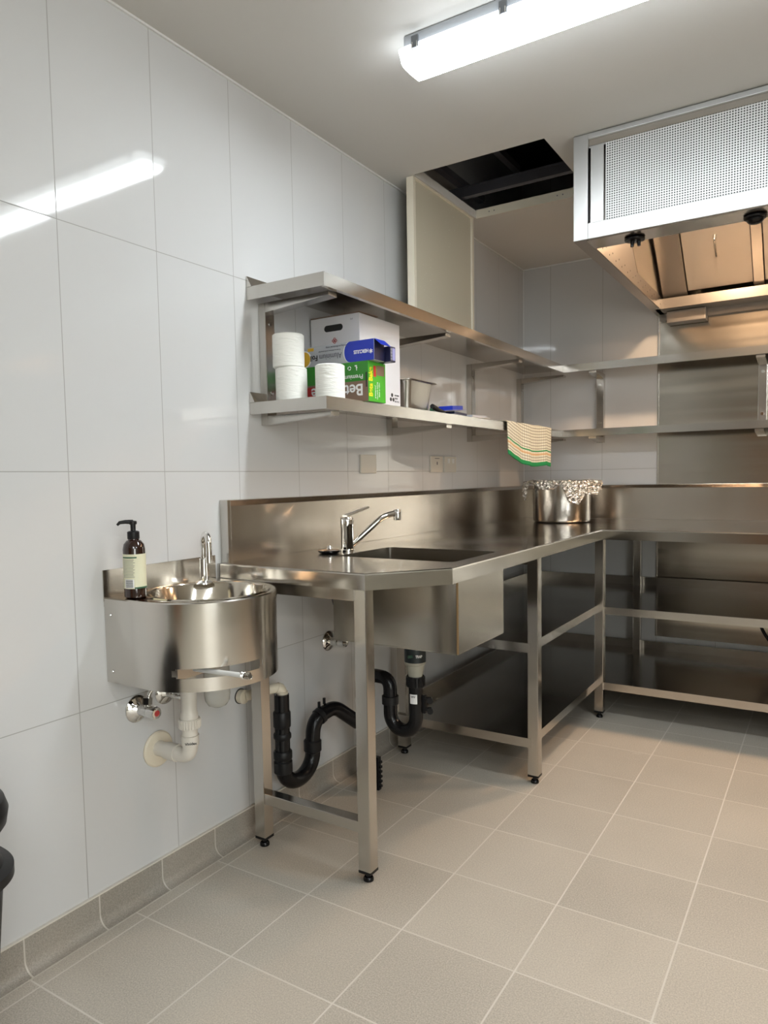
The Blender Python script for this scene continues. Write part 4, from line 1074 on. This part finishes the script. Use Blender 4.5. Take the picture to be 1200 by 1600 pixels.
# standpipe to the floor
t = thing('standpipe', 'black vertical waste pipe entering the floor behind the front bench leg', 'waste pipe', (0.150, 2.105, 0))
vx, vy = 0.162, 2.128
b = B(); b.tube([(vx, vy, 0.001), (vx, vy, 0.400)], 0.0315, 28); b.obj('pipe', m_black, t)
B().tube([(vx, vy, 0.35), (vx, vy, 0.375)], 0.036, 28).obj('coupling', m_blackmatt, t); B().tube([(vx, vy, 0.001), (vx, vy, 0.12)], 0.036, 28).obj('coupling', m_blackmatt, t)
b = B(); b.box(vx+0.020, vx+0.040, vy+0.018, vy+0.036, 0.002, 0.125, 0.001)
for k in range(6): b.box(vx+0.034, vx+0.046, vy+0.022, vy+0.036, 0.012+0.018*k, 0.020+0.018*k)
b.obj('drain_clip', m_blackmatt, t)
# sink trap
t = thing('sink_trap', 'black P-trap with label hanging under the bench sink', 'pipe trap', (0.40, 2.06, 0.25))
kx, ky = 0.410, 2.06
b = B(); b.lathe([(0.0001, 0.6155), (0.040, 0.6155), (0.036, 0.590), (0.0355, 0.590), (0.0355, 0.520), (0.030, 0.516), (0.0285, 0.50), (0.024, 0.480), (0.024, 0.47)], kx, ky, 36)
wb = b.obj('waste_cup', m_greyp, t)
ca = math.atan2(-ky, 1.57-kx)
b = B(); n = 30
A = [b.bm.verts.new((kx+0.0364*math.cos(ca-1.9+3.3*k/n), ky+0.0364*math.sin(ca-1.9+3.3*k/n), 0.528)) for k in range(n+1)]
Z_ = [b.bm.verts.new((v.co.x, v.co.y, 0.586)) for v in A]
for k in range(n): b.bm.faces.new((A[k], A[k+1], Z_[k+1], Z_[k])).smooth = True
lbl = b.obj('dark_label', plain('dark_teal_label', (0.006, 0.014, 0.018, 1), 0.4), wb); lbl['label'] = 'dark navy label with green swoosh'
tn = Vector((math.cos(ca), math.sin(ca), 0)); tx_ = Vector((-tn.y, tn.x, 0))
text('GREASE', 0.0125, Vector((kx, ky, 0.551))+tn*0.0372-tx_*0.013, tx_+tn*-0.35, (0, 0, 1), m_lgreen, wb, bold=0.0002, sx=0.55)
text('TRAP', 0.0125, Vector((kx, ky, 0.551))+tn*0.0372+tx_*0.012, tx_-tn*0.3, (0, 0, 1), m_inkw, wb, bold=0.0003, sx=0.75)
text('WASTE', 0.007, Vector((kx, ky, 0.574))+tn*0.0374+tx_*0.010, tx_-tn*0.2, (0, 0, 1), m_silver, wb, sx=0.75)
b = B(); zd = 0.335; ux = 0.310; mx = (kx+ux)/2
pts = [(kx, ky, 0.475), (kx, ky, 0.40)]
for k in range(17):
    a = -PI*k/16; pts.append((mx+(kx-mx)*math.cos(a), ky, zd+0.052*math.sin(a)))
pts += rounded([(ux, ky, 0.36), (ux, ky, 0.455), (0.22, ky+0.02, 0.452), (vx+0.030, vy-0.012, 0.425)], [0.04, 0.03], 8)
b.tube(pts, 0.0235, 28); b.obj('trap_pipe', m_black, t)
b = B(); b.tube([(kx, ky, 0.478), (kx, ky, 0.443)], 0.030, 28)
for k in range(18):
    a = 2*PI*k/18; b.box(kx+0.030*math.cos(a)-.002, kx+0.030*math.cos(a)+.002, ky+0.030*math.sin(a)-.002, ky+0.030*math.sin(a)+.002, 0.446, 0.475)
b.tube([(ux, ky, 0.395), (ux, ky, 0.368)], 0.029, 28); b.obj('union_nut', m_blackmatt, t)
b = B(); ca2 = ca-0.35
tn = Vector((math.cos(ca2), math.sin(ca2), 0)); tx_ = Vector((-tn.y, tn.x, 0))
A = [b.bm.verts.new((kx+0.0242*math.cos(ca2-0.55+1.1*k/10), ky+0.0242*math.sin(ca2-0.55+1.1*k/10), 0.388)) for k in range(11)]; Z_ = [b.bm.verts.new((v.co.x, v.co.y, 0.420)) for v in A]
for k in range(10): b.bm.faces.new((A[k], A[k+1], Z_[k+1], Z_[k]))
b.obj('sticker', m_inkw, t)
text('WV', 0.009, Vector((kx, ky, 0.412))+tn*0.0250, tx_, (0, 0, 1), m_inkb, t, bold=0.0002)
b = B()
for z in (0.40, 0.365):
    b.tube([(kx+0.02, ky+0.012, z), (kx+0.048, ky+0.022, z)], 0.007, 12); b.disc((kx+0.044, ky+0.020, z-0.006), (0.4, -0.9, 0), [(0.010, 0), (0.010, 0.008)], 16)
b.box(kx+0.018, kx+0.032, ky+0.004, ky+0.020, 0.352, 0.412, 0.002); b.obj('side_clips', m_blackmatt, t)
# cable under the back bench
tag(B().tube(smooth_path([(1.275, 4.02, 0.484), (1.278, 4.02, 0.43), (1.295, 4.0, 0.36), (1.345, 3.99, 0.28), (1.42, 3.98, 0.178)]), 0.008, 12).obj('black_cable', m_black), 'thick black cable hanging under the back bench shelf', 'cable')

# ------------------------------------------------------------------ switch plates
t = thing('blank_plate', 'square blank ivory cover plate on the tiles above the splashback', 'wall plate', (0, 2.416, 1.197))
B().box(0.0006, 0.010, 2.360, 2.474, 1.160, 1.234, 0.003).obj('plate', m_plate, t)
t = thing('power_outlet', 'ivory single socket plate, left of the pair above the splashback', 'power outlet', (0, 3.0, 1.2))
B().box(0.0006, 0.009, 2.945, 3.068, 1.163, 1.238, 0.003).obj('plate', m_plate, t)
b = B(); b.box(0.0088, 0.0098, 3.004, 3.012, 1.198, 1.212); b.box(0.0088, 0.0098, 2.985, 3.03, 1.226, 1.229); b.obj('socket_slots', m_inkg, t)
t = thing('light_switch', 'ivory two-rocker switch plate, right of the pair above the splashback', 'light switch', (0, 3.15, 1.2))
B().box(0.0006, 0.009, 3.086, 3.212, 1.163, 1.238, 0.003).obj('plate', m_plate, t)
for y in (3.125, 3.175):
    B().box(0.0088, 0.013, y-0.008, y+0.008, 1.206, 1.228, 0.002).obj('rocker', m_white, t)

# ------------------------------------------------------------------ bin at the left edge
t = thing('rubbish_bin', 'black plastic bin with open rounded rim at the left edge', 'bin', (0.16, 0.56, 0))
def ringshape(cx, cy, rx, ry, z, n=96):
    out = []
    for k in range(n):
        a = 2*PI*k/n; ca_, sa_ = math.cos(a), math.sin(a)
        out.append((cx+rx*math.copysign(abs(ca_)**0.7, ca_), cy+ry*math.copysign(abs(sa_)**0.7, sa_), z))
    return out
b = B(); bm = b.bm
R_ = []
for (sc_, z) in ((0.78, 0.003), (0.95, 0.44), (1.04, 0.445), (1.04, 0.462), (0.955, 0.468), (0.90, 0.50), (0.93, 0.525), (1.0, 0.545), (1.02, 0.57), (0.99, 0.59), (0.90, 0.60), (0.84, 0.585), (0.82, 0.50), (0.70, 0.01)):
    R_.append([bm.verts.new(p) for p in ringshape(0.196, 0.536, 0.16*sc_, 0.20*sc_, z-0.026 if z > 0.1 else z)])
for A, Z_ in zip(R_, R_[1:]):
    for i in range(len(A)): bm.faces.new((A[i], A[(i+1) % len(A)], Z_[(i+1) % len(A)], Z_[i])).smooth = True
bm.faces.new(R_[0][::-1]); bm.faces.new(R_[-1])
b.obj('bin_body', m_blackmatt, t)
